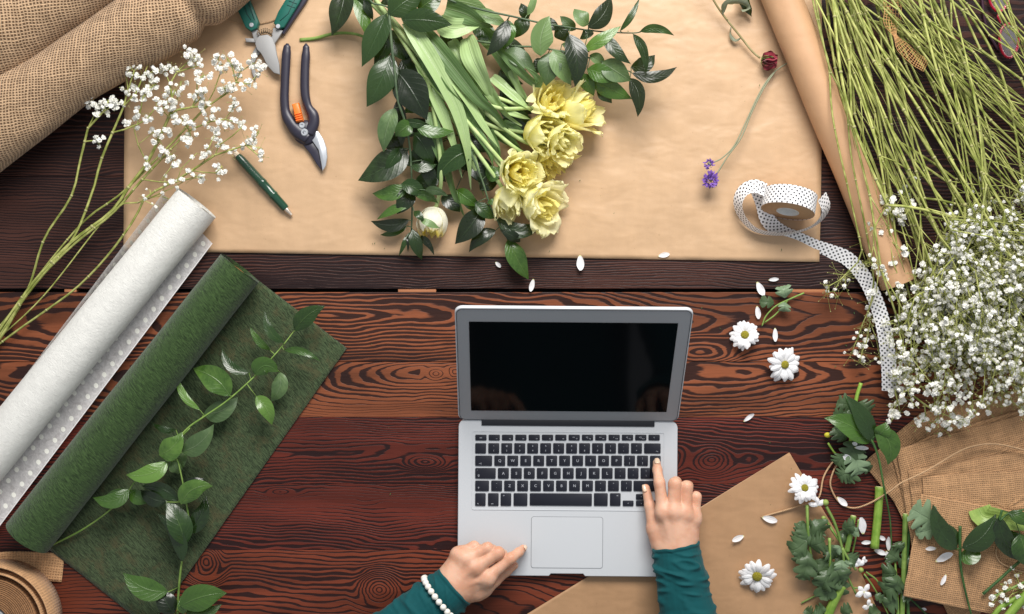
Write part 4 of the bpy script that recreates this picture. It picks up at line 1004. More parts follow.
pet = [('small white petal on the dark plank just left of the low hanging leaf', 495.5, 262, 500.5, 267, 4.5), ('white petal on the table gap below the hanging leaf tip', 533.5, 279, 530.5, 291, 6),
 ('white petal at the paper edge right of the hanging leaf', 580, 255, 580.5, 270, 9), ('white petal on the edge of the paper left of the ribbon reel', 658, 256, 669, 254, 6),
 ('small white petal above the table gap near the cut sprig', 768.5, 280, 778, 279, 4.5), ('broad white petal at the tip of the dark leaf of the cut sprig', 757, 282, 763, 295, 8.5),
 ('white petal standing beside the stem of the cut sprig', 757, 306, 758.5, 318.5, 6.5), ('white petal between the two daisies right of the laptop', 775, 328, 775, 341, 6),
 ('lone white petal on the reddish board right of the laptop keyboard', 743.5, 421.5, 753, 414, 5), ('white petal on kraft paper at the end of the twine', 762, 517, 776.5, 521, 8, .005),
 ('small white petal on kraft paper closest to the right hand', 744, 535.5, 732.5, 540.5, 7, .005), ('white petal lying on the dark foliage edge below the twine', 807, 540.5, 795, 545, 6, .016),
 ('broad white petal right of the cut stubs', 863, 534, 861, 518, 9.5), ('white petal left of the thick cut stem', 872, 542, 861.5, 542.5, 5), ('white petal inside the loop of twine', 837, 497, 846, 505, 7),
 ('upper left petal of the white petals near the thick stem base', 878, 536, 885, 539.5, 5), ('upright white petal right of the thick stem base', 888.5, 551, 888, 537, 6), ('white petal lying left below the thick stem base', 874, 550, 885, 553.5, 6),
 ('lowest petal of the white petals near the thick stem base', 886, 551, 890, 562, 6.5), ('small white petal highest on the topmost burlap bag', 936.5, 548.3, 925.5, 548.5, 5, .0325), ('large white petal in the middle of the topmost burlap bag', 935.5, 561.5, 950.5, 553, 8.5, .0325),
 ('narrow curled white petal lowest on the topmost burlap bag', 946, 574.5, 941, 584.5, 5, .0325), ('white petal under the leafy cluster above the twine', 854.5, 447.5, 867.5, 448, 5, .020), ('white petal below another on the cluster above the twine', 841, 455.5, 850, 458.5, 7, .016),
 ('tiny white petal highest on the leafy cluster', 852, 443, 857, 444.5, 4.5, .022), ('small white petal on the foliage beside the bottom bag corner', 890, 586, 898, 594, 6, .010), ('tiny white petal on the dark wood under the bag corner', 921, 608.5, 926, 609.5, 3.5)]
for n, p in enumerate(pet): lpetal(p[0], *p[1:6], z=p[6] if len(p) > 6 else .003, n=n)

# ================================================================ lobed leaves, sprigs and cuttings
def lobed(root, bx, by, tx, ty, w, z=.01, m=None, lobes=3, name='leaf', wob=.0025, depth=.5):
    """a chrysanthemum leaf: deep rounded toothed lobes on each side"""
    rr = RR; a, b = W(bx, by, z), W(tx, ty, z); d = b - a; L = d.length; d = d / L; s = Vector((-d.y, d.x, 0)); hw = w * K / 2 * 1.3
    nt, nu = 34, 8; mb = MB(); rows = []; ph = rr.uniform(-.1, .1); sk = rr.uniform(-.15, .15)
    for i in range(nt + 1):
        t_ = i / nt; env = hw * (math.sin(PI * (t_ * .93 + .05) ** .9) ** .55)
        lob = 1 - depth * 1.25 * ((1 - abs(math.sin(PI * lobes * (t_ + ph)))) ** 1.5) * (1 - max(0, t_ - .75) * 3 if t_ < 1 else .2)
        tooth = 1 - .06 * abs(math.sin(PI * lobes * 3 * t_))
        env_ = max(env * lob * tooth, .0009)
        row = []
        for j in range(nu + 1):
            q = j / nu * 2 - 1; lean = abs(q) * env_ * .35 * (1 if t_ < .9 else .3)
            p = a + d * (L * t_ * .86 + lean) + s * (q * env_ + sk * hw * math.sin(PI * t_))
            p.z = z + wob * (noise.noise(p * 70 + Vector((0, 0, z * 99))) + .4) + .28 * abs(q) * env_ * (1 - abs(q) * .9) + .004 * math.sin(PI * t_)
            row.append(p)
        rows.append(row)
    mb.grid(rows); return mb.build(name, m or CHL, root)
def cutstem(name, label, pts, r, mat=None, endm=None, group=None, cat='stem'):
    P = [W(*p) for p in pts]; mb = MB(); mb.tube(P, lambda t: r * (1 + .10 * (abs(t - .5) * 2) ** 8), 12, sub=8)
    c = P[len(P) // 2].copy(); c.z = 0; root = thing(name, label, cat, c, group)
    mb.build('stalk', mat or STG, root)
    mb = MB()
    for e, q in ((P[0], P[1]), (P[-1], P[-2])):
        d = (e - q).normalized(); mb.tube([e, e + d * .0006], r * .86, 12)
    mb.build('cut_end', endm or plain('pale pith', lin(206, 206, 150), .8), root); return root
PITH = plain('pith', lin(206, 206, 150), .8)
STY = stemmat('fresh green stem', lin(112, 150, 52), lin(150, 180, 80)); STDG = stemmat('deep green stem', lin(44, 78, 38), lin(70, 104, 52))
root = thing('leaf_sprig', 'small cut sprig with two lobed leaves and one dark leaf above the two daisies', 'sprig', W(780, 305))
mb = MB(); mb.tube([W(804, 293, .006), W(790, 299, .007), W(776, 306, .008), W(766, 316, .008), W(762, 326, .006)], lambda t: .0014 - .0004 * t, 7, sub=6); mb.tube([W(788, 300, .007), W(776, 314, .006), W(764, 323, .004)], .0011, 6, sub=4); mb.build('stem', STG, root)
lobed(root, 785, 298, 782, 284, 15, .010, CHP, 2); lobed(root, 784, 302, 783, 313, 11, .010, CHP, 2); lobed(root, 774, 303, 757, 301, 11, .008, CHL, 2)
# cluster right of the boards, above the twine
root = thing('chrysanthemum_sprig', 'crumpled chrysanthemum sprig with a yellow bud, under two broad glossy leaves', 'sprig', W(848, 445))
mb = MB(); mb.tube([W(861, 383, .018), W(856, 400, .018), W(852, 430, .014), W(848, 462, .010)], .0028, 9, sub=6); mb.tube([W(828, 443, .008), W(834, 452, .008), W(841, 459, .008)], .0016, 7, sub=4); mb.build('stem', STY, root)
for q in [(852, 408, 834, 402, 17), (850, 418, 830, 414, 18), (856, 404, 872, 414, 20), (858, 420, 874, 422, 16), (850, 425, 846, 408, 18), (846, 440, 832, 425, 16), (856, 436, 868, 430, 18), (844, 455, 834, 466, 16), (852, 462, 846, 486, 18), (848, 470, 836, 478, 15),
          (856, 440, 842, 462, 20), (850, 452, 866, 446, 14)]: lobed(root, *q, z=RR.uniform(.006, .014))
lobed(root, 851, 450, 860, 478, 22, .014, CHP, 3, depth=.6); lobed(root, 857, 460, 872, 472, 12, .006, CHL)
mb = MB(); mb.ball(W(827.5, 435, .008), .0050, 12, 8, sq=(1, .8, .8)); mb.build('bud', plain('yellow bud', lin(214, 204, 60), .6), root)
root = branch('leafy_branch', 'leafy branch end whose stem passes over the burlap bag corner beside the thick cut stem', 'branch', None,
  [(846, 396, .030), (852, 412, .034), (864, 430, .034), (873, 443, .034), (879, 460, .034), (884, 488, .030), (890, 520, .014), (892, 558, .004)],
  [(873, 442, 846, 395, 17, 'd', .0, 3, .1), (870, 443, 824, 418, 22, 'm', -.004, 6, .1), (875, 430, 888, 465, 20, 'm', .004, -9, .1), (876, 436, 886, 422, 15, 'm', .002, 3)], z=.034, r=.0019, smat=STDG)
cutstem('cut_stem', 'thick straight light green cut stem standing out between twine and bags', [(879.5, 487, .009), (878, 512, .009), (874.5, 548, .008)], .0062, STY, group='cut green stems at the lower right')
cutstem('cut_stem', 'short green stub with rounded top left of the thick cut stem', [(853.5, 516, .020), (851, 532, .018), (846.5, 552, .014)], .0040, STG, group='cut green stems at the lower right')
cutstem('cut_stem', 'thin green stub leaning beside the rounded stub', [(858.5, 520, .012), (856, 536, .010), (852.5, 553, .008)], .0014, STG, group='cut green stems at the lower right')
cutstem('cut_stem', 'thick pale green cut stem at the bottom edge on the kraft paper', [(842, 585.5, .014), (833, 603, .013), (822, 630, .012)], .0068, STY, group='cut green stems at the lower right')
cutstem('cut_stem', 'long straight jointed green stem along the left edge of the topmost bag', [(905.5, 514, .014), (904.5, 545, .013), (903.5, 580, .012), (901, 640, .012)], .0038, STG, group='cut green stems at the lower right')
cutstem('cut_stem', 'darker thin stem just right of the long jointed stem', [(910, 519, .008), (908, 545, .008), (906, 575, .008), (910, 640, .006)], .0026, STDG, group='cut green stems at the lower right')
cutstem('cut_stem', 'tiny pale stem scrap on the kraft paper left of the bottom foliage', [(801.5, 603, .004), (809, 599, .005), (816, 595.5, .004)], .0012, STG, group='cut green stems at the lower right')
cutstem('cut_stem', 'thin dark green stem crossing under the bag at the bottom edge', [(909, 598, .004), (916, 604, .004), (926, 614, .004), (936, 624, .004)], .0014, STDG, group='cut green stems at the lower right')
# foliage pile on the second paper
def clump(label, stems, lvs, pale=(), buds=(), heads=(), r=.0022):
    c = stems[0][1]; root = thing('chrysanthemum_sprig', label, 'sprig', W(c[0], c[1]), 'chrysanthemum cuttings at the lower right')
    for s_ in stems: mb = MB(); mb.tube([W(*p) for p in s_], lambda t: r * (1.1 - .4 * t), 8, sub=6); mb.build('stem', STG, root)
    for i, q in enumerate(lvs): lobed(root, *q[:5], z=q[5] if len(q) > 5 else RR.uniform(.006, .022), lobes=RR.choice((2, 3, 3)), depth=.42, wob=.006)
    for q in pale: lobed(root, *q[:5], z=.024, m=CHP, lobes=2, depth=.3)
    for b in buds: mb = MB(); mb.ball(W(b[0], b[1], b[2]), b[3], 12, 8); mb.build('bud', plain('green bud', lin(140, 160, 80), .6), root)
    for k, (hx, hy, hz, R) in enumerate(heads):
        rr = random.Random(k + 40)
        for j in range(6):
            an = rr.uniform(0, 6.28); a = W(hx, hy, hz); mb = MB(); petal_mesh(mb, a, Vector((math.cos(an), math.sin(an), 0)), R * rr.uniform(.7, 1.1), R * .28, Vector((0, 0, 1)), rr.uniform(0, .4), .4, .2, j); mb.build('petal', DP, root)
    return root
clump('dark lobed chrysanthemum foliage hanging under the daisy at the twine', [[(807, 505, .018), (808, 530, .020), (811, 556, .014), (813, 572, .010)]],
      [(808, 528, 793, 534, 18), (806, 540, 787, 552, 22), (807, 534, 790, 542, 20), (808, 552, 800, 584, 20), (810, 546, 826, 540, 20), (812, 520, 826, 534, 18), (802, 520, 800, 532, 14), (810, 560, 818, 574, 16), (808, 536, 822, 526, 20), (806, 548, 796, 566, 18), (811, 524, 800, 545, 22)], heads=())
clump('dark lobed leaves around a thin upright stem left of the bottom stem stub', [[(829.5, 538, .022), (830, 560, .020), (830, 580, .014)], [(805, 553, .022), (809, 562, .020), (812, 568, .018)]],
      [(830, 560, 822, 606, 24), (830, 572, 838, 602, 22, .012), (828, 556, 818, 580, 18), (832, 562, 842, 585, 20), (829, 570, 819, 592, 18), (826, 545, 836, 560, 18), (836, 572, 848, 580, 16), (834, 555, 848, 566, 16)])
clump('pale leaved sprig with green buds running down from the closed white bud', [[(826, 506, .020), (835, 524, .024), (842, 548, .024), (846, 572, .020), (856, 594, .012)], [(824, 517, .018), (832, 530, .020), (840, 542, .022)], [(842, 548, .024), (850, 562, .022), (856, 570, .018)]],
      [(842, 528, 856, 524, 14), (838, 532, 850, 540, 16), (846, 556, 858, 562, 14)], pale=[(840, 546, 834, 552, 9), (842, 560, 841, 572, 13), (850, 532, 860, 531, 9), (846, 566, 848, 560, 7)], buds=[(825.5, 502.5, .022, .0048), (823.5, 518, .020, .0034), (836, 555, .016, .003)],
      heads=[(818, 506, .022, .013)])
clump('thin forked sprig with crumpled white petals near the bottom edge', [[(864, 574, .014), (874, 588, .012), (888, 614, .010), (892, 630, .01)], [(866, 572, .012), (878, 582, .012), (890, 606, .010), (896, 626, .01)], [(854, 588, .010), (866, 588, .008)]], [(874, 594, 884, 600, 8)],
      heads=[(859, 566, .018, .012), (864, 592, .014, .014), (868, 606, .012, .011), (862, 562, .016, .009)], buds=[(861, 570, .018, .0040)], r=.0013)
clump('dark lobed foliage beside the long jointed stem at the bag edge', [[(898, 620, .012), (897, 590, .012), (895, 560, .01)]],
      [(898, 560, 886, 552, 16), (896, 572, 880, 574, 20), (896, 582, 880, 592, 22), (900, 568, 908, 552, 14), (896, 596, 882, 606, 18), (902, 590, 912, 600, 14), (898, 575, 890, 590, 20), (899, 552, 896, 540, 12)])
clump('low dark leafy tips at the bottom edge left of the thick stem', [[(806, 640, .008), (812, 618, .01), (818, 606, .01)]], [(812, 614, 804, 608, 12), (816, 612, 824, 604, 12), (812, 616, 824, 614, 14), (840, 612, 852, 606, 12), (868, 614, 878, 606, 12)], r=.001)
# items on the topmost bag
root = branch('leafy_branch', 'dark stemmed twig with two large dark leaves lying on the topmost burlap bag', 'branch', None, [(960, 526, .042), (960, 545, .042), (960.5, 565, .038), (965, 590, .036), (974, 625, .034)],
  [(957, 549, 933, 504, 19, 'd', .004, -6, .2), (962, 548, 996, 514, 22, 'd', .008, 7, .1), (962, 552, 978, 548, 18, 'm', -.004, 5), (955, 549, 936, 520, 20, 'd', -.006)], z=.040, r=.0022, smat=STDG)
root = thing('chrysanthemum_leaf', 'single grey green lobed chrysanthemum leaf at the left of the topmost bag', 'leaf', W(920, 520)); lobed(root, 937, 524, 907, 506, 27, .034, CHP, 3, depth=.55); lobed(root, 936, 527, 912, 534, 14, .033, CHP, 2, depth=.45)
root = thing('tulip_leaf', 'folded bright yellow green tulip leaf at the right edge over the bags', 'leaf', W(1000, 515))
tleaf(root, [(979, 508, .030), (984, 516, .034), (1000, 519, .042), (1020, 524, .044), (1050, 532, .04)], 26, .04, TL2, .3, .1, .2, .35, .25); tleaf(root, [(984, 530, .032), (1002, 534, .036), (1022, 538, .036), (1050, 540, .036)], 14, .04, LG, .2, .1, .2, .4)
branch('leafy_branch', 'leafy tip with drooping dark leaves over the bright tulip leaf', 'branch', None, [(1002, 510, .056), (1000, 520, .054), (1012, 512, .05), (1050, 506, .05)], [(999, 516, 1019, 561, 17, 'd', .0, 5, .2), (1020, 534, 1026, 566, 24, 'm', .004), (1008, 512, 1034, 524, 12, 'm', .006)], z=.052, smat=STDG)
for i, (lb, p, r) in enumerate((('dark green stem slanting in from the corner under the blossoms, upper one', [(983, 594, .036), (1000, 579, .038), (1018, 563, .040), (1050, 540, .04)], .0022), ('paler stem just below the dark slanting stem in the lower right corner', [(990, 598, .036), (1008, 590, .038), (1030, 580, .040), (1060, 570, .04)], .0020),
    ('thick bright green stem in the very bottom right corner', [(1004, 622, .046), (1018, 604, .048), (1040, 580, .050)], .0062), ('yellow green stem lowest in the bottom right corner', [(990, 620, .036), (1004, 605, .038), (1034, 590, .04)], .0040))): cutstem('cut_stem', lb, p, r, (STDG, STG, STY, STY)[i], group='stems in the bottom right corner')

# ================================================================ dried rose, statice
t = MT('dried rose'); u, v, _ = t.sep(t.co('UV')); o = t.co(); nz = t.noise(o, 200, 3); t.set(col=t.mix(nz, lin(96, 4, 26), lin(150, 16, 44)), rough=.6, sheen=.4); t.bump(nz, .001, 1); ROS = t.m
DRY = leafmat('dried grey leaf', lin(140, 146, 122), lin(170, 172, 150), lin(186, 186, 168), lin(150, 154, 134), .7)
root = thing('dried_rose', 'dried dark red rose bud on a thin stem beside the kraft paper roll', 'rose', W(745, 35))
mb = MB(); mb.tube([W(704, -22, .030), W(713, -1, .026), W(724, 16, .020), (W(740, 36, .014)), W(752, 51, .012), W(760, 58, .012)], .0016, 8, sub=6)
for f in ((716, 4), (727, 19), (733, 28)): p = W(*f, .021); mb.tube([p, p + Vector((.002, -.0015, .001))], lambda t: .0008 * (1 - t) + .0001, 5)
mb.build('stem', STB, root)
mb = MB(); strip(mb, [W(722, 14, .022), W(727, 4, .034), W(738, 2, .030), W(748, 8, .022), W(741, 10, .030)], lambda t: .0085 * math.sin(PI * (t * .9 + .05)), 16, 6, cup=.6, twist=1.6, wav=.003); mb.build('leaf', DRY, root)
mb = MB(); strip(mb, [W(740, -8, .020), W(746, 4, .022), W(752, 17, .010)], lprof(.008), 14, 6, cup=.4, wav=.002); mb.build('leaf', LD, root)
mb = MB(); strip(mb, [W(741, 38, .014), W(735, 40, .012), W(731, 34, .010), W(731, 27, .008)], lprof(.0028), 12, 4, cup=.6, twist=1.4, wav=.001); mb.build('leaf', DRY, root)
hd = W(763, 60, .014); ad = (W(776, 61, .018) - hd).normalized(); MR = Matrix.Translation(hd) @ ad.to_track_quat('Z', 'Y').to_matrix().to_4x4()
for li, (n, R) in enumerate(((5, .0088), (5, .0068), (3, .004))):
    for k in range(n):
        an = 2 * PI * (k + li * .5) / n; rad = Vector((math.cos(an), math.sin(an), 0)); mb = MB()
        strip(mb, [MR @ (rad * R * a + Vector((0, 0, h * .021))) for a, h in ((.3, .05), (.95, .25), (1.0, .6), (.8, .85), (.85, 1.0))], lambda t: max(.0072 * math.sin(PI * (t * .9 + .06) ** .7) ** .6, .0004), 10, 6, up=MR.to_3x3() @ -rad, cup=.5, wav=.0012, seed=k)
        mb.build('petal', ROS, root)
for k in range(5):
    an = 1.256 * k; rad = Vector((math.cos(an), math.sin(an), 0)); mb = MB()
    strip(mb, [MR @ (rad * a + Vector((0, 0, h))) for a, h in ((.001, -.003), (.006, .000), (.010, .006), (.0112, .015 + .003 * math.sin(k * 3)))], lprof(.0026, .6), 8, 3, up=MR.to_3x3() @ -rad, cup=.4); mb.build('sepal', STG, root)
STA = plain('purple statice floret', lin(120, 80, 170), .6, sheen=.2); STP = plain('grey green statice stem', lin(138, 142, 116), .7)
root = thing('statice_sprig', 'thin statice sprig with two small purple flower heads on the kraft paper', 'flower', W(735, 130))
mb = MB(); mb.tube([W(800, 56, .012), (W(778, 69, .012)), W(766, 82, .013), W(756, 100, .016), W(745, 124, .020), W(734, 146, .022), W(722, 158, .022), W(712, 163, .022)], .0010, 6, sub=6)
mb.tube([W(776, 70, .012), W(764, 88, .014), W(752, 112, .017), W(741, 138, .022), W(728, 156, .024), W(718, 172, .022), W(712, 180, .020)], .0011, 6, sub=6); mb.tube([W(745, 124, .02), W(737, 142, .018), W(735, 147, .018)], .0007, 5)
mb.build('stem', STP, root)
for (x, y, z, R, n) in ((709, 164.5, .024, .0060, 30), (710, 180, .022, .0092, 62)):
    rr = random.Random(int(x)); mb = MB(); c = W(x, y, z)
    for k in range(n):
        d = Vector((rr.gauss(0, 1), rr.gauss(0, 1), abs(rr.gauss(0, 1)) - .2)).normalized(); p = c + d * R * rr.uniform(.5, 1)
        for j in range(3):
            e = Vector((rr.gauss(0, 1), rr.gauss(0, 1), rr.gauss(0, 1))).normalized(); strip(mb, [p, p + (d + e * .7) * R * .25, p + (d + e) * R * .42], lprof(R * .16, .9), 3, 2)
    h = mb.build('flower_head', STA, root)
    mb = MB(); mb.tube([c + Vector((.006, .004, -.003)), c], lambda t: .0014 + .0022 * t, 7); mb.build('calyx', STP, h)

# ================================================================ gypsophila
GW = MT('gypsophila blossom'); GW.set(col=lin(244, 243, 236), rough=.6); GW.translucent(.22, lin(245, 245, 243)); GW = GW.m
GC = plain('blossom calyx', lin(150, 156, 100), .7)
def floret_mesh(seed, R=.0040):
    rr = random.Random(seed); mb = MB(); sg, rg = 16, 9; rows = []
    for i in range(rg + 1):
        th = PI * i / rg; row = []
        for k in range(sg):
            d = Vector((math.sin(th) * math.cos(2 * PI * k / sg), math.sin(th) * math.sin(2 * PI * k / sg), -math.cos(th)))
            r = R * (.80 + .34 * noise.noise(d * 2.6 + Vector((seed * 5, 0, 0))) + .12 * (k % 2) * math.sin(th)) * (1 if d.z > -.3 else .8)
            row.append(Vector((d.x * r, d.y * r, d.z * r * .85)))
        rows.append(row)
    mb.grid(rows, None, True)
    for k in range(9):
        an = 2 * PI * k / 9 + rr.uniform(-.3, .3); e = rr.uniform(.0, .9); d = Vector((math.cos(an) * math.cos(e), math.sin(an) * math.cos(e), math.sin(e)))
        strip(mb, [d * R * .3, d * R * .8, d * R * rr.uniform(1.05, 1.35)], lambda t: R * .42 * (math.sin(PI * (t * .72 + .12)) ** .6), 3, 2, cup=.3)
    mb.tube([Vector((0, 0, -R * 1.1)), Vector((0, 0, -R * .5))], lambda t: R * (.12 + .3 * t), 5, mi=1)
    return mb.mesh('blossom', [GW, GC], smooth_=False)
FM = [floret_mesh(s) for s in range(5)]
def grow(root_pt, pts, first_nodes, step=.02):
    """greedy tree: join every target to the nearest already grown node that lies closer to the root"""
    nodes = [(p, i - 1 if i else -1) for i, p in enumerate(first_nodes)]; fn = len(nodes)
    tg = sorted(pts, key=lambda p: (p - root_pt).length)
    for p in tg:
        dp = (p - root_pt).length; best, bi = 1e9, 0
        for i, (q, _) in enumerate(nodes):
            dq = (q - root_pt).length; gap = (p - q).length
            if dq > dp - .002: continue
            cost = gap + .7 * max(0, gap - (dp - dq))
            pq = nodes[i][1]
            if pq >= 0 and gap > 1e-6:
                e = q - nodes[pq][0]
                if e.length > 1e-6: cost += gap * .9 * (1 - e.normalized().dot((p - q) / gap))
            if cost < best: best, bi = cost, i
        q = nodes[bi][0]; m = max(1, int((p - q).length / step)); par = bi
        wob = Vector((RR.gauss(0, 1), RR.gauss(0, 1), abs(RR.gauss(0, .6)))) * min((p - q).length * .03, .002)
        for k in range(1, m + 1):
            f = k / m; nodes.append((q.lerp(p, f) + wob * math.sin(PI * f), par)); par = len(nodes) - 1
    return nodes, fn
def spray(label, group, main, targets, thick=.0022, z=.03, per=(2, 4), jit=.006, R=1.0, nodes_on=True, extra_mains=(), name='gypsophila_spray', budn=1.0, cap=98):
    mid = main[len(main) // 2]; root = thing(name, label, 'flower', (mid.x, mid.y, 0), group)
    first = resample(smooth(main, 5), max(4, int(sum((b - a).length for a, b in zip(main, main[1:])) / .02)))
    nodes, fn = grow(main[0], targets, first)
    kids = {}
    for i, (p, par) in enumerate(nodes): kids.setdefault(par, []).append(i)
    # leaf counts give branch thickness
    cnt = [0] * len(nodes)
    for i in range(len(nodes) - 1, 0, -1):
        cnt[i] += 1 if i not in kids else 0
        par = nodes[i][1]
        if par >= 0: cnt[par] += cnt[i]
    tot = max(cnt[0], 1); rad = lambda i: max(.00032, thick * (cnt[i] / tot) ** .42)
    mb = MB()
    class _J:
        v = ()
        def ball(s_, *a, **k): mb.ball(*a, mi=1, **k)
    mn = _J()
    # chains
    def chain(i0, i):
        P, Rr = [nodes[i0][0]], [rad(i)]
        while True:
            P.append(nodes[i][0]); Rr.append(rad(i)); ks = kids.get(i, [])
            if not ks: break
            ks = sorted(ks, key=lambda k: -cnt[k])
            for k in ks[1:]:
                st.append((i, k))
            if len(ks) > 1 and rad(i) > .0006: mn.ball(nodes[i][0], rad(i) * 1.5, 6, 4)
            i = ks[0]
        n = len(P); seg = 6 if Rr[0] > .0009 else 4
        mb.tube(P, lambda t: Rr[min(int(t * (n - 1) + .5), n - 1)], seg, (False, True))
    st = [(0, k) for k in kids.get(0, [])]
    while st: chain(*st.pop())
    if nodes_on:
        for k in range(3, len(first) - 1, 4): mn.ball(first[k], thick * 1.35, 7, 5, sq=(1, 1, 1))
    fl = []
    for p in targets:
        for k in range(RR.randint(*per)):
            d = Vector((RR.gauss(0, 1), RR.gauss(0, 1), RR.gauss(0, .8))) * jit; d = d * min(1, jit * 1.7 / max(d.length, 1e-6))
            q = p + d; q.z = max(q.z, .005); fl.append(q)
            mb.tube([p - Vector((0, 0, .0004)), q], .00028, 3, (False, False))
        for k in range(int(budn * RR.uniform(0, 4))):
            d = Vector((RR.gauss(0, 1), RR.gauss(0, 1), RR.gauss(0, .8))) * jit * 1.4; q = p + d; q.z = max(q.z, .003)
            mb.tube([p, q], .00022, 3, (False, False)); mn.ball(q, .0009, 5, 4)
    mb.build('stem', [STGY, NODE], root)
    RR.shuffle(fl)
    fl = fl[:cap]
    for q in fl:
        o = bpy.data.objects.new('blossom', RR.choice(FM)); COL.objects.link(o); o.parent = root; o.location = q - root.location
        o.rotation_euler = (RR.gauss(0, .5), RR.gauss(0, .5), RR.uniform(0, 6.28)); s = R * RR.uniform(.62, 1.15); o.scale = (s, s, s)
    return root
# the airy spray at the left
cl1 = [(92, 102), (109, 100), (117, 103), (103, 112), (124, 63), (130, 67), (134, 71), (143, 77), (156, 84), (149, 62), (155, 70), (164, 69), (136, 93), (143, 97), (140, 113), (147, 119), (133, 125), (98, 108), (100, 140), (150, 88), (128, 90)]
cl2 = [(171, 66), (177, 72), (181, 81), (187, 52), (194, 58), (197, 66), (197, 81), (206, 90), (218, 58), (227, 58), (221, 71), (232, 66), (240, 72), (249, 84), (254, 63), (260, 72), (200, 99), (204, 106), (197, 96), (168, 102), (177, 110), (181, 119), (162, 110), (156, 107), (155, 131), (158, 136), (168, 131), (186, 124), (190, 60), (204, 75), (175, 90), (236, 82), (224, 88), (172, 98)]
cl3 = [(213, 109), (209, 122), (218, 128), (225, 119), (232, 110), (235, 122), (241, 128), (227, 93), (235, 102), (191, 140), (197, 153), (164, 150), (171, 154), (181, 169), (174, 163), (206, 154), (219, 145), (246, 145), (254, 140), (259, 131), (260, 148), (260, 157), (216, 173), (197, 176), (177, 182), (147, 163), (222, 166), (228, 151), (213, 138), (190, 132)]
Wz = lambda L, z, s: [W(x, y, z + s * ((x * 13 + y * 7) % 10) / 10) for x, y in L]
g = 'gypsophila sprays at the left'
def near(cl, box): return [c for c in cl if box(c[0], c[1])]
allc = cl1 + cl2 + cl3
L1 = [c for c in allc if c[0] < 121]; L2 = [c for c in allc if 121 <= c[0] < 160 and c[1] < 122]
L3 = [c for c in allc if 160 <= c[0] < 212 and c[1] < 112]; L4 = [c for c in allc if c[0] >= 212 and c[1] < 100]
L5 = [c for c in allc if c not in L1 + L2 + L3 + L4 and (c[0] < 205 or c[1] < 124)]; L6 = [c for c in allc if c not in L1 + L2 + L3 + L4 + L5]
DR = dict(jit=.0062, R=1.0, budn=1.4)
spray('leftmost airy gypsophila spray, its few blossoms against the dark wood', g, [W(-30, 372, .01), W(5, 330, .012), W(29, 287, .016), W(44, 239, .026), W(71, 197, .034), W(80, 161, .04), W(88, 128, .05)], Wz(L1, .055, .02), .0018, per=(4, 7), **DR)
spray('gypsophila spray crossing the paper edge with blossoms just below the burlap roll', g, [W(-31, 376, .012), W(28, 289, .020), W(70.5, 243, .026), W(93, 190, .034), W(101, 160, .04), W(118, 120, .05)], Wz(L2, .055, .02), .0019, per=(4, 6), **DR)
spray('tallest gypsophila spray with the dense blossoms highest on the kraft paper', g, [W(-34, 380, .01), W(3, 334, .014), W(29, 288, .02), W(70.5, 243, .026), W(111, 212, .03), W(130, 185, .034), W(147, 163, .036), W(163, 130, .04), W(180, 92, .05)], Wz(L3, .05, .02), .0024, per=(4, 6), **DR)
spray('gypsophila spray leaning right, its blossoms below the folding pruner jaws', g, [W(-30, 352, .006), W(0, 326, .008), W(30, 287, .012), W(58, 251, .016), W(88.5, 217, .022), W(122, 193, .03), W(165, 150, .034), W(205, 108, .04)], Wz(L4, .05, .02), .0016, per=(5, 7), **DR)
spray('gypsophila spray with scattered blossoms in the middle above the fleece roll', g, [W(-32, 384, .01), W(29, 292, .02), W(72, 246, .026), W(112, 214, .03), W(140, 182, .034), W(170, 150, .036), W(190, 130, .04)], Wz(L5, .042, .02), .0018, per=(3, 5), **DR)
spray('lowest gypsophila spray whose blossoms reach the green pen', g, [W(-30, 366, .008), W(18, 330, .012), W(41.5, 313.6, .016), W(77.5, 287, .022), W(109, 254, .03), W(135, 218, .036), W(146, 197, .04), W(180, 178, .04), W(215, 155, .042)], Wz(L6, .042, .02), .0017, per=(3, 5), **DR)
spray('thin gypsophila stalk nearly touching the upper end of the fleece roll', g, [W(-28, 360, .006), W(40, 300, .012), W(111, 212, .03), W(141, 202, .034), W(176, 186, .038)], Wz([(150, 190), (143, 200), (186, 180), (160, 196), (170, 199), (154, 205), (165, 180), (205, 176)], .04, .01), .0011, per=(1, 2), jit=.004, R=.7)
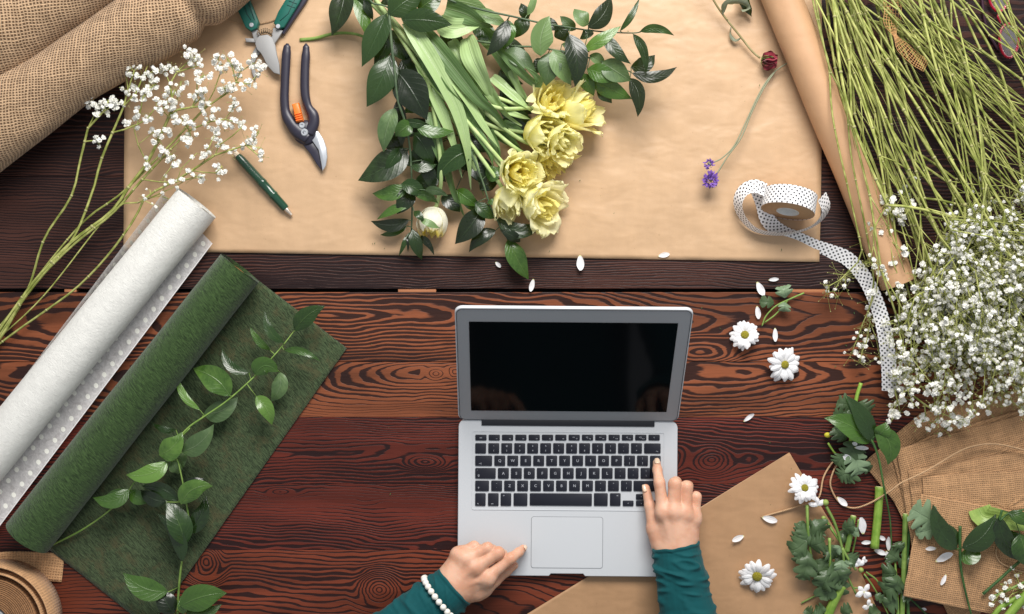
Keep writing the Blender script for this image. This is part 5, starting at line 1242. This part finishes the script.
# the big bunch at the right
g = 'gypsophila stems of the big bunch at the right'
RG_ = random.Random(5)
def zone():
    """a point of the dense blossom mass, in pixels"""
    while True:
        x, y = RG_.uniform(880, 1060), RG_.uniform(120, 455)
        if RG_.random() < .10 and y > 330 - (x - 870) * 1.35 and y < 330: return x, y
        top = 300 - (x - 880) * 1.15 + 20 * math.sin(x * .07); bot = 398 + (x - 880) * .22 + 13 * math.sin(x * .055)
        if x < 985: top = max(top, 165)
        else: top = max(top, 140)
        if top < y < bot:
            d = min(1, (y - top) / 95 + .10) * min(1, (x - 880) / 26 + .10)
            if RG_.random() < d: return x, y
NS = 36
for i in range(NS):
    f = i / (NS - 1)
    if i % 3 == 0: sx, sy = 806 + RG_.random() * 70, -25
    elif i % 3 == 1: sx, sy = 820 + RG_.random() * 120, -25
    else: sx, sy = 812 + RG_.random() * 150, -25
    tx, ty = 0, 0
    cx, cy = zone() if i > 2 else zone()
    cx = max(892, sx + 30) + (1050 - max(892, sx + 30)) * (((i * 7) % NS) / NS) + RG_.uniform(-10, 10); cy = 225 + 135 * (((i * 13) % NS) / NS)
    zt = .03 + .075 * RG_.random(); z0 = .015 + .06 * RG_.random()
    S0 = W(sx, sy, z0); F = W(sx + (cx - sx) * .92 + RG_.uniform(-6, 6), sy + (cy - sy) * .88, (z0 + zt) / 2 + .01)
    mid = S0.lerp(F, .45) + Vector((RG_.uniform(-.030, .030), RG_.uniform(-.03, .02), .008))
    tg = []
    while len(tg) < 40:
        x, y = zone()
        if math.hypot((x - cx) * 1.0, (y - cy) * .8) < 62 or RG_.random() < .012:
            tg.append(W(x, y, zt * RG_.uniform(.55, 1.2) + .008))
    spray('slender green gypsophila stem with white blossoms, one of many tangled in the big bunch', g, [S0, mid, F], tg, .0018 * RG_.uniform(.6, 1.3), per=(2, 3), jit=.0060, R=RG_.uniform(.68, 1.05), budn=3.0)
def one(label, main, tg, th=.0014, per=(1, 3), R=.9, jit=.006, z=.02, bud=2.0):
    spray(label, None, [W(*p) for p in main], [W(x, y, z + .012 * ((x * 7 + y) % 5) / 5) for x, y in tg], th, per=per, jit=jit, R=R, budn=bud)
one('wispy gypsophila stalk bending over the kraft roll to the dotted ribbon', [(808, -20, .05), (822, 40, .06), (829, 66, .062), (833, 120, .064), (852, 205, .05), (862, 250, .035)],
    [(829, 286), (834, 292), (840, 280), (846, 288), (827, 293), (845, 275), (838, 297), (866, 262), (868, 240), (858, 262)], bud=5, per=(0, 2), R=.7)
one('gypsophila stalk draped across the middle of the dotted ribbon tail', [(812, -20, .05), (828, 64, .064), (845, 100, .064), (851, 155, .064), (862, 210, .056), (872, 260, .04)], [(868, 312), (862, 325), (858, 338), (866, 344), (855, 344), (872, 300), (862, 352), (851, 355), (860, 363), (868, 335), (870, 322), (876, 338), (880, 356), (874, 318)], bud=4, per=(1, 3))
one('gypsophila stalk with blossoms at the cut end of the kraft roll', [(822, -20, .06), (850, 60, .07), (876, 140, .07), (886, 200, .06), (890, 240, .05)], [(888, 200), (894, 206), (902, 196), (907, 213), (900, 217), (893, 214), (912, 204), (885, 208), (910, 190), (917, 178), (884, 232), (878, 262), (893, 262), (905, 254), (886, 276), (900, 280), (897, 292), (874, 228), (870, 262), (876, 292)], bud=4, th=.0018, z=.05, per=(2, 4), R=1.1)
one('gypsophila stalk ending just above the burlap bag tip', [(846, -20, .05), (876, 100, .06), (896, 240, .05), (900, 330, .04)], [(895, 392), (898, 402), (893, 410), (900, 412), (907, 380), (912, 395), (898, 380), (892, 420), (926, 418), (936, 412), (932, 424), (950, 425), (955, 418), (945, 430), (918, 425), (962, 424)], bud=3, th=.0016, z=.03, per=(3, 5), R=1.1)
# bare green stems without blossoms in view
for i in range(40):
    RG = random.Random(100 + i)
    if i < 14: a = (RG.uniform(860, 1000), -20); b = (1070, a[1] + 40 + (1070 - a[0]) * RG.uniform(.45, .95) + 20)
    elif i < 32: a = (RG.uniform(806, 900), -20); b = (1060, RG.uniform(120, 330))
    else: a = (RG.uniform(806, 850), -20); b = (RG.uniform(890, 960), RG.uniform(240, 340))
    z0, z1 = RG.uniform(.012, .08), RG.uniform(.012, .07); A, B = W(*a, z0), W(*b, z1)
    P = [A]; n = 5
    for k in range(1, n): P.append(A.lerp(B, k / n) + Vector((RG.uniform(-.012, .012), RG.uniform(-.012, .012), RG.uniform(-.002, .006))))
    P.append(B); c = P[2].copy(); c.z = 0; root = thing('bare_gypsophila', 'jointed green gypsophila stem without blossoms in the big bunch at the right', 'stem', c, 'bare jointed stems of the big bunch')
    r = RG.uniform(.0009, .0021); mb = MB(); mb.tube(P, lambda t: r * (1.05 - .25 * t), 8); 
    for p in P[1:-1]:
        mb.ball(p, r * 1.4, 8, 5, mi=1)
    mb.build('stalk', [STGY, NODE], root)
    for p in P[1:-1]:
        if RG.random() < .75:
            mb = MB()
            d = (B - A).normalized(); s = Vector((-d.y, d.x, 0)) * RG.choice((-1, 1)); L = RG.uniform(.03, .16)
            mb.tube([p, p + (d + s * .3) * L * .5, p + (d * 1.0 + s * .22) * L], lambda t: r * .55 * (1 - .4 * t), 6, sub=3); mb.build('side_shoot', STGY, root)
# loose blossoms in the bottom right corner
spray('small gypsophila tuft with scattered white blossoms in the bottom right corner', None, [W(1060, 600, .03), W(1030, 592, .036), W(1010, 588, .04)], [W(x, y, .042) for x, y in ((998, 596), (1004, 590), (1009, 581), (996, 600), (1012, 594), (1020, 586), (1006, 602), (1016, 574), (1021, 600), (1000, 584))], .0012, per=(1, 3), R=1.0)

# ================================================================ crumbs of leaf and stem scattered about
rr = random.Random(77); mb = MB()
for k in range(70):
    x, y = (rr.uniform(360, 860), rr.uniform(5, 255)) if k < 26 else (rr.uniform(690, 900), rr.uniform(300, 610)) if k < 56 else (rr.uniform(40, 440), rr.uniform(60, 600))
    zz = .0052 if y < 255 and x < 815 else .0022
    a = rr.uniform(0, 6.28); L = rr.uniform(.0006, .0019); p = W(x, y, zz); d = Vector((math.cos(a), math.sin(a), .15))
    strip(mb, [p, p + d * L, p + d * L * 2], lprof(L * .35, .9), 3, 2)
o = mb.build('plant_crumbs', DRY if False else STDG); tag(o, 'tiny dark crumbs of leaf and stem scattered over the paper and the wood', 'crumbs', kind='stuff')
# ================================================================ person: two hands and forearms, one body mesh
def sdf_cone(P, a, b, ra, rb):
    a, b = np.array(a), np.array(b); ab = b - a; L2 = max(float(ab @ ab), 1e-12)
    t = np.clip(((P - a) @ ab) / L2, 0, 1); d = P - a - t[:, None] * ab
    return np.sqrt((d * d).sum(1)) - (ra + (rb - ra) * t)
def sdf_ell(P, c, r, R=None):
    q = P - np.array(c)
    if R is not None: q = q @ R
    q = q / np.array(r); k = np.sqrt((q * q).sum(1)); return (k - 1) * min(r) * (0.5 + .5 * 1)
def smin(a, b, k):
    h = np.clip(.5 + .5 * (b - a) / k, 0, 1); return b * (1 - h) + a * h - k * h * (1 - h)
def surface_nets(f, lo, hi, h):
    n = np.ceil((hi - lo) / h).astype(int) + 1
    ax = [lo[i] + h * np.arange(n[i]) for i in range(3)]
    G = np.stack(np.meshgrid(*ax, indexing='ij'), -1).reshape(-1, 3)
    D = np.concatenate([f(G[i:i + 200000]) for i in range(0, len(G), 200000)]).reshape(n)
    S = D < 0
    c = np.zeros(tuple(n - 1) + (3,)); w = np.zeros(tuple(n - 1))
    offs = [(i, j, k) for i in (0, 1) for j in (0, 1) for k in (0, 1)]
    def sub(A, o): return A[o[0]:A.shape[0] - 1 + o[0], o[1]:A.shape[1] - 1 + o[1], o[2]:A.shape[2] - 1 + o[2]]
    for o in offs:
        for d in range(3):
            if o[d]: continue
            p = list(o); p[d] = 1
            A, B = sub(D, o), sub(D, tuple(p)); m = (A < 0) != (B < 0)
            t = np.where(m, A / np.where(m, A - B, 1), 0)
            for e in range(3): c[..., e] += m * ((o[e]) + (t if e == d else 0))
            w += m
    act = w > 0; idx = -np.ones(w.shape, int); idx[act] = np.arange(act.sum())
    I = np.argwhere(act); V = lo + (I + c[act] / w[act][:, None]) * h
    F = []
    for d in range(3):
        e1, e2 = (d + 1) % 3, (d + 2) % 3
        sl0 = [slice(None)] * 3; sl1 = [slice(None)] * 3; sl0[d] = slice(0, -1); sl1[d] = slice(1, None)
        A, B = S[tuple(sl0)], S[tuple(sl1)]; C = np.argwhere(A != B)
        for p in C:
            if p[e1] < 1 or p[e2] < 1 or p[e1] >= n[e1] - 1 or p[e2] >= n[e2] - 1: continue
            q = []
            for da, db in ((-1, -1), (0, -1), (0, 0), (-1, 0)):
                r = p.copy(); r[e1] += da; r[e2] += db; q.append(idx[tuple(r)])
            if min(q) < 0: continue
            F.append(q if A[tuple(p)] else q[::-1])
    return V, F
def hand(fingers, palm, palm_k, extra, bumps, lo, hi, h=.0011):
    cr = []
    for ci_, ch in enumerate(fingers):
        (a, ra), (b, rb) = ch[0], ch[1]; a, b = np.array(a), np.array(b); dr = (b - a) / np.linalg.norm(b - a)
        for o_ in ((-.0022, .0, .0022) if ci_ != 4 else (-.0012, .0012)): cr.append((b + dr * o_, dr, rb))
    def f(P):
        dp = None
        for a, b, ra, rb in palm:
            d = sdf_cone(P, a, b, ra, rb); dp = d if dp is None else smin(dp, d, palm_k)
        df = None
        for ci_, ch in enumerate(fingers):
            GF = .96 if ci_ in (0, 4) else 1.0
            dc = None
            for (a, ra), (b, rb) in zip(ch, ch[1:]):
                d = sdf_cone(P, a, b, ra * GF, rb * GF); dc = d if dc is None else smin(dc, d, .0040)
            df = dc if df is None else smin(df, dc, .0016)
        d = smin(dp, df, .0085)
        for c, r in bumps: d = smin(d, sdf_cone(P, c, np.array(c) + 1e-5, r * .66, r * .66), .014)
        for a, b, r in extra: d = smin(d, sdf_cone(P, a, b, r * .6, r * .6), .006)
        for c_, dr, rb in cr:
            q = P - c_; al = q @ dr; d = d + .00055 * np.exp(-(al / .00075) ** 2) * np.exp(-((q * q).sum(1)) / (rb * 1.25) ** 2) * (q[:, 2] > 0)
        # skin creases and veins: a very slight unevenness
        d = d + .00008 * np.sin(P[:, 0] * 410 + 2 * np.sin(P[:, 1] * 300)) * np.sin(P[:, 1] * 370 + P[:, 2] * 200)
        return d
    return surface_nets(f, np.array(lo), np.array(hi), h)
T = lambda x, y, z: tuple(W(x, y, z))
# right hand (at the keyboard)
KZ = ZK
rf = [
 [(T(663, 513, .050), .0098), (T(659.5, 483, .046), .0084), (T(657.4, 470, .031), .0070), (T(656.8, 462.5, KZ + .0075), .0060)],          # index, pressing a key
 [(T(674.0, 512, .053), .0100), (T(674.8, 484, .051), .0092), (T(676.0, 482, .034), .0076), (T(675, 490, .022), .0068)],               # middle, curled
 [(T(685.0, 514, .050), .0098), (T(686.6, 487, .048), .0089), (T(688.0, 486, .032), .0072), (T(686.5, 494, .021), .0064)],               # ring
 [(T(694.2, 519, .044), .0088), (T(696.0, 497, .042), .0077), (T(696.5, 497, .028), .0062), (T(694.5, 505, .020), .0056)],               # little
 [(T(660, 543, .040), .0115), (T(653.5, 527, .036), .0098), (T(649.8, 506, .031), .0080), (T(645.8, 488, .0245), .0062)],           # thumb
]
rp_ = [(T(675, 556, .040), T(664, 514, .047), .0185, .0100), (T(677, 556, .041), T(674, 514, .050), .0195, .0110), (T(680, 556, .041), T(685, 516, .047), .0190, .0110), (T(684, 556, .038), T(693, 520, .040), .0170, .0100),
       (T(664, 552, .037), T(655, 531, .035), .0130, .0105), (T(678, 556, .041), T(690, 645, .052), .0195, .0215), (T(671, 556, .041), T(684, 645, .052), .0170, .0205)]
rb = [(T(662.6, 511.5, .0515), .0085), (T(673.6, 510.5, .0560), .0088), (T(685.4, 512.5, .0530), .0082), (T(694.6, 517.5, .0455), .0070)]
rx = [(T(663, 514, .0575), T(672, 545, .0570), .0022), (T(674, 513, .0620), T(676, 545, .0585), .0022), (T(685, 515, .0585), T(680, 545, .0580), .0022)]
VR, FR = hand(rf, rp_, .018, rx, rb, (.175, -.50, .005), (.315, -.215, .085))
# left hand (pointing at the trackpad)
lf = [
 [(T(486.5, 578, .050), .0098), (T(510.5, 558.5, .046), .0086), (T(518.6, 552.5, .035), .0070), (T(523.0, 548.5, TH + .0085), .0060)],      # index
 [(T(475, 567.5, .052), .0100), (T(498, 553, .049), .0092), (T(502, 554.5, .036), .0076), (T(498, 560, .024), .0068)],
 [(T(465.5, 559, .050), .0098), (T(487.5, 548.5, .047), .0089), (T(492, 550, .034), .0074), (T(488, 556, .022), .0066)],
 [(T(458.5, 554, .044), .0088), (T(474, 546.5, .042), .0078), (T(479, 549, .032), .0064), (T(477, 554, .022), .0056)],
 [(T(478, 593, .036), .0110), (T(494, 581, .030), .0095), (T(506, 571, .026), .0080), (T(514.5, 565.5, .021), .0060)],                       # thumb under the index
]
lp_ = [(T(455, 587, .040), T(487, 579, .046), .0180, .0105), (T(453, 585, .041), T(473, 568, .050), .0195, .0110), (T(451, 584, .041), T(464, 560, .047), .0185, .0110), (T(449, 582, .038), T(458, 556, .040), .0165, .0100),
       (T(463, 596, .036), T(484, 590, .034), .0120, .0105), (T(452, 585, .041), T(380, 650, .05), .0190, .0205), (T(456, 591, .041), T(388, 656, .05), .0165, .0200)]
lb = [(T(488.5, 579, .0515), .0088), (T(474.5, 566.5, .0560), .0088), (T(465.2, 557.5, .0530), .0082), (T(458, 554, .0455), .0070)]
lx = [(T(486, 579, .0575), T(460, 586, .0570), .0022), (T(473, 568, .0620), T(457, 583, .0585), .0022), (T(464, 560, .0585), T(454, 580, .0580), .0022)]
VL, FL = hand(lf, lp_, .018, lx, lb, (-.275, -.50, .005), (.030, -.340, .090))
t = MT('skin'); o = t.co(); n1 = t.noise(o, 42, 3, .5); n2 = t.noise(o, 800, 2, .6)
x_, y_, z_ = t.sep(o)
c = t.mix(n1.step(.35, .68), lin(216, 172, 146), lin(205, 152, 124))
t.set(col=c, rough=.48, spec=.35, sss=.25, sssr=(.010, .004, .002), ssss=1.0); t.bump(n2, .0002, .5); SKIN = t.m
# torso, upper arms, neck and head beyond the lower edge of the picture, joined to both forearms
SHx, SHy, SHz = .065, -.80, .40
body_p = [((-.19, -.495, .050), (-.285, -.60, .075), .027, .036), ((-.285, -.60, .075), (SHx - .175, SHy, SHz), .038, .052), ((.280, -.495, .050), (.315, -.62, .085), .027, .036), ((.315, -.62, .085), (SHx + .175, SHy, SHz), .038, .052),
          ((SHx - .15, SHy, SHz), (SHx + .15, SHy, SHz), .060, .060), ((SHx - .06, SHy - .01, SHz - .02), (SHx - .05, SHy - .05, .02), .105, .105), ((SHx + .06, SHy - .01, SHz - .02), (SHx + .05, SHy - .05, .02), .105, .105),
          ((SHx - .05, SHy - .05, .02), (SHx - .06, SHy - .06, -.20), .105, .125), ((SHx + .05, SHy - .05, .02), (SHx + .06, SHy - .06, -.20), .105, .125), ((SHx, SHy, SHz), (SHx, SHy + .03, SHz + .15), .058, .050),
          ((SHx, SHy + .055, SHz + .185), (SHx, SHy + .07, SHz + .24), .072, .088), ((SHx, SHy + .12, SHz + .165), (SHx, SHy + .10, SHz + .19), .038, .050), ((SHx, SHy + .165, SHz + .205), (SHx, SHy + .150, SHz + .235), .013, .008)]
def fbody(P):
    d = None
    for a, b, ra, rb in body_p:
        e = sdf_cone(P, a, b, ra, rb); d = e if d is None else smin(d, e, .022)
    return d
VB, FB = surface_nets(fbody, np.array((-.40, -1.02, -.24)), np.array((.42, -.512, .80)), .010)
def loops(F):
    cnt = {}
    for q in F:
        for a, b in zip(q, q[1:] + q[:1]):
            if (b, a) in cnt: del cnt[(b, a)]
            else: cnt[(a, b)] = 1
    nxt = {a: b for a, b in cnt}; out = []
    while nxt:
        a0 = next(iter(nxt)); L = [a0]; a = nxt.pop(a0)
        while a != a0 and a in nxt: L.append(a); a = nxt.pop(a)
        out.append(L)
    return out
FR = [list(map(int, q)) for q in FR]; FL = [[int(i) + len(VR) for i in q] for q in FL]; FB = [[int(i) + len(VR) + len(VL) for i in q] for q in FB]
allv = np.concatenate([VR, VL, VB]); allf = FR + FL + FB
def zipup(A, B):
    """stitch two roughly circular edge loops facing each other in planes of constant y"""
    def order(L):
        P = allv[L]; c = P.mean(0); an = np.arctan2(P[:, 2] - c[2], P[:, 0] - c[0]); o = np.argsort(an); return [L[i] for i in o], an[o]
    A, aa = order(A); B, ab = order(B); i = j = 0; na, nb = len(A), len(B)
    while i < na or j < nb:
        ta = aa[i % na] + (2 * PI if i >= na else 0); tb = ab[j % nb] + (2 * PI if j >= nb else 0)
        na_ = aa[(i + 1) % na] + (2 * PI if i + 1 >= na else 0); nb_ = ab[(j + 1) % nb] + (2 * PI if j + 1 >= nb else 0)
        if j >= nb or (i < na and na_ <= nb_): allf.append([A[i % na], A[(i + 1) % na], B[j % nb]]); i += 1
        else: allf.append([A[i % na], B[(j + 1) % nb], B[j % nb]]); j += 1
lr = max(loops(FR), key=len); ll = max(loops(FL), key=len)
lb_ = [L for L in loops(FB) if len(L) > 8 and allv[L][:, 1].mean() > -.54]
for L, side in ((lr, 1), (ll, -1)):
    cand = [B for B in lb_ if (allv[B][:, 0].mean() - SHx) * side > 0]
    if cand: zipup(L, max(cand, key=len))
pl = Vector((.03, -.42, 0))
me = bpy.data.meshes.new('person'); me.from_pydata([tuple(Vector(v) - pl) for v in allv], [], allf); me.materials.append(SKIN)
me.polygons.foreach_set('use_smooth', [True] * len(me.polygons)); me.update()
person = bpy.data.objects.new('person', me); COL.objects.link(person); person.location = pl
tag(person, 'person in a teal sweater with a pearl bracelet, both hands on the laptop', 'person')
md = person.modifiers.new('smooth', 'SMOOTH'); md.iterations = 3; md.factor = .5
# finger nails
t = MT('pale nail varnish'); t.set(col=lin(228, 196, 168), rough=.18, spec=.6, coat=.4); NAIL = t.m
def nail(tip, back, w, L, r):
    a, b = Vector(tip), Vector(back); d = (a - b).normalized(); up = (Vector((0, 0, 1)) - d * d.z).normalized(); s = d.cross(up); mb = MB(); rows = []
    for i in range(9):
        f = i / 8; row = []
        for j in range(9):
            q = j / 8 * 2 - 1; ww = w * (1 - .10 * (1 - f)) * (math.sin(PI * (f * .86 + .07)) ** .38)
            an = q * .95 * ww / w
            row.append(a - d * (L * .62) + d * (L * f) + s * (math.sin(an) * r * w / r * 1.0) + up * (math.cos(an) * r * .98 + .0006 - .0028 * f * f))
        rows.append(row)
    mb.grid(rows); o = mb.build('fingernail', NAIL, person, origin=pl); o.location = (0, 0, 0)
    s_ = o.modifiers.new('s', 'SOLIDIFY'); s_.thickness = .0008; s_.offset = -1
nail(rf[0][3][0], rf[0][2][0], .0056, .0120, .0078)
nail(lf[0][3][0], lf[0][2][0], .0056, .0120, .0078)
# the thumb nail of the right hand faces the keyboard side
a, b = Vector(rf[4][3][0]), Vector(rf[4][2][0]); nail(a + Vector((-.0022, .0005, -.0006)), b + Vector((-.0022, 0, -.0006)), .0048, .0110, .0072)
# ---- sleeves
t = MT('teal knit'); u, v, _ = t.sep(t.co('UV')); o = t.co(); kn = (u * 900.0).sin() * .5 + .5; nz = t.noise(o, 60, 3); nf = t.noise(o, 1500, 2)
t.set(col=t.scale_col(lin(2, 74, 78), nz * .3 + nf * .3 + .70), rough=.8, spec=.25, sheen=.08); t.bump(kn * .25 + nf * .3 + nz * .5, .0007, .7); TEAL = t.m
def sleeve(path, rad, seed, cuff_n, squash=.86):
    P = resample(smooth([W(*p) for p in path], 10), 420); seg = 72; rows = []; L = 0; prev = None
    for i, p in enumerate(P):
        tdir = (P[min(i + 1, 420)] - P[max(i - 1, 0)]).normalized()
        n = (Vector((0, 0, 1)) - tdir * tdir.z).normalized(); s = tdir.cross(n); f = i / 420
        if i: L += (P[i] - P[i - 1]).length
        row = []
        for k in range(seg):
            an = 2 * PI * k / seg; ca, sa = math.cos(an), math.sin(an)
            # folds running round the arm, slanting, stronger near the cuff
            n_ = noise.noise(Vector((ca * 1.3 + seed, sa * 1.3, L * 30 + .9 * ca)))
            n2_ = noise.noise(Vector((ca * .8, sa * .8 + seed, L * 62 + .9 * ca + seed)))
            n3_ = noise.noise(Vector((ca * 1.6 + 5, sa * 1.6, L * 190 + 1.2 * sa)))
            fold = (.0040 * n_ + .0052 * (math.exp(-(n2_ / .16) ** 2) - .4) * (.55 + .9 * n_) + .0005 * n3_) * min(1, L / .010)
            hem = .0010 * math.exp(-((L - .0025) / .0016) ** 2) - .0006 * math.exp(-((L - .0062) / .0012) ** 2)
            r = rad(f) + fold + hem
            row.append(p + (s * ca + n * sa * squash) * r + tdir * (.0022 * noise.noise(Vector((ca * 2, sa * 2, seed))) * (1 if L < .004 else .3)))
        rows.append(row)
    c0 = P[0]; inner = [P[0] + (q - P[0]) * .93 + (P[1] - P[0]).normalized() * .001 for q in rows[0]]; inner2 = [P[0] + (q - P[0]) * .88 + (P[1] - P[0]).normalized() * .012 for q in rows[0]]
    rows = [inner2, inner] + rows
    mb = MB(); mb.grid(rows, lambda i, j: (j / seg * .2, i * .0012), True)
    o = mb.build('sleeve', TEAL, person, origin=pl); o.location = (0, 0, 0); return o
sleeve([(675.8, 544.5, .046), (677.8, 556, .0465), (680.8, 575, .048), (684.5, 598, .049), (690, 625, .05), (697, 655, .055), (722, 715, .085), (712, 790, .22), (690, 850, .38)], lambda f: .0345 + .0030 * min(1, f * 9) + .020 * f, 3, 1, .86)
SP = [(455.2, 586.0, .044), (447, 593.5, .045), (436, 602.5, .046), (420, 615, .047), (398, 632, .05), (372, 652, .055), (340, 690, .08), (350, 770, .2), (395, 850, .38)]
sleeve(SP, lambda f: .0335 + .0045 * min(1, f * 12) + .018 * f - .0028 * math.exp(-((f - .052) / .014) ** 2), 9, 1, .78)
# ---- pearl bracelet round the left sleeve
t = MT('pearl'); t.set(col=lin(240, 236, 226), rough=.22, spec=.6, coat=.5, sss=.1, sssr=(.003, .003, .003)); PEARL = t.m
P = resample(smooth([W(*p) for p in SP], 10), 420); ci = 21; c = P[ci]; td = (P[ci + 2] - P[ci - 2]).normalized(); nn = (Vector((0, 0, 1)) - td * td.z).normalized(); ss = td.cross(nn)
br = bpy.data.objects.new('bracelet', None); COL.objects.link(br); br.parent = person; br.location = c - pl; br.empty_display_size = .01
NB = 25
for k in range(NB):
    an = 2 * PI * k / NB; R = .0362 + .0024; p = (ss * math.cos(an) + nn * math.sin(an) * .84) * R
    me_ = FPE if k else None
    if k == 0:
        mb = MB(); mb.ball((0, 0, 0), .0048, 18, 12); FPE = mb.mesh('pearl', PEARL); me_ = FPE
    o = bpy.data.objects.new('pearl', me_); COL.objects.link(o); o.parent = br; o.location = p

# sweater body and hair (beyond the lower edge)
def fsw(P):
    d = None
    for a, b, ra, rb in body_p[1:2] + body_p[3:9]:
        e = sdf_cone(P, a, b, ra + .007, rb + .007); d = e if d is None else smin(d, e, .022)
    return d
V_, F_ = surface_nets(fsw, np.array((-.42, -1.04, -.22)), np.array((.44, -.56, .56)), .012)
me = bpy.data.meshes.new('sweater'); me.from_pydata([tuple(Vector(v) - pl) for v in V_], [], [list(map(int, q)) for q in F_]); me.materials.append(TEAL); me.polygons.foreach_set('use_smooth', [True] * len(me.polygons))
o = bpy.data.objects.new('sweater', me); COL.objects.link(o); o.parent = person
def fh(P):
    d = smin(sdf_cone(P, (SHx, SHy + .035, SHz + .19), (SHx, SHy + .05, SHz + .26), .092, .094), sdf_cone(P, (SHx, SHy - .02, SHz + .20), (SHx, SHy - .07, SHz + .0), .07, .05), .04)
    return np.maximum(d, (P[:, 1] - (SHy + .115)) * .9)
V_, F_ = surface_nets(fh, np.array((-.10, -1.0, .30)), np.array((.24, -.62, .82)), .010)
me = bpy.data.meshes.new('hair'); me.from_pydata([tuple(Vector(v) - pl) for v in V_], [], [list(map(int, q)) for q in F_]); me.materials.append(plain('brown hair', lin(70, 46, 32), .5)); me.polygons.foreach_set('use_smooth', [True] * len(me.polygons))
o = bpy.data.objects.new('hair', me); COL.objects.link(o); o.parent = person
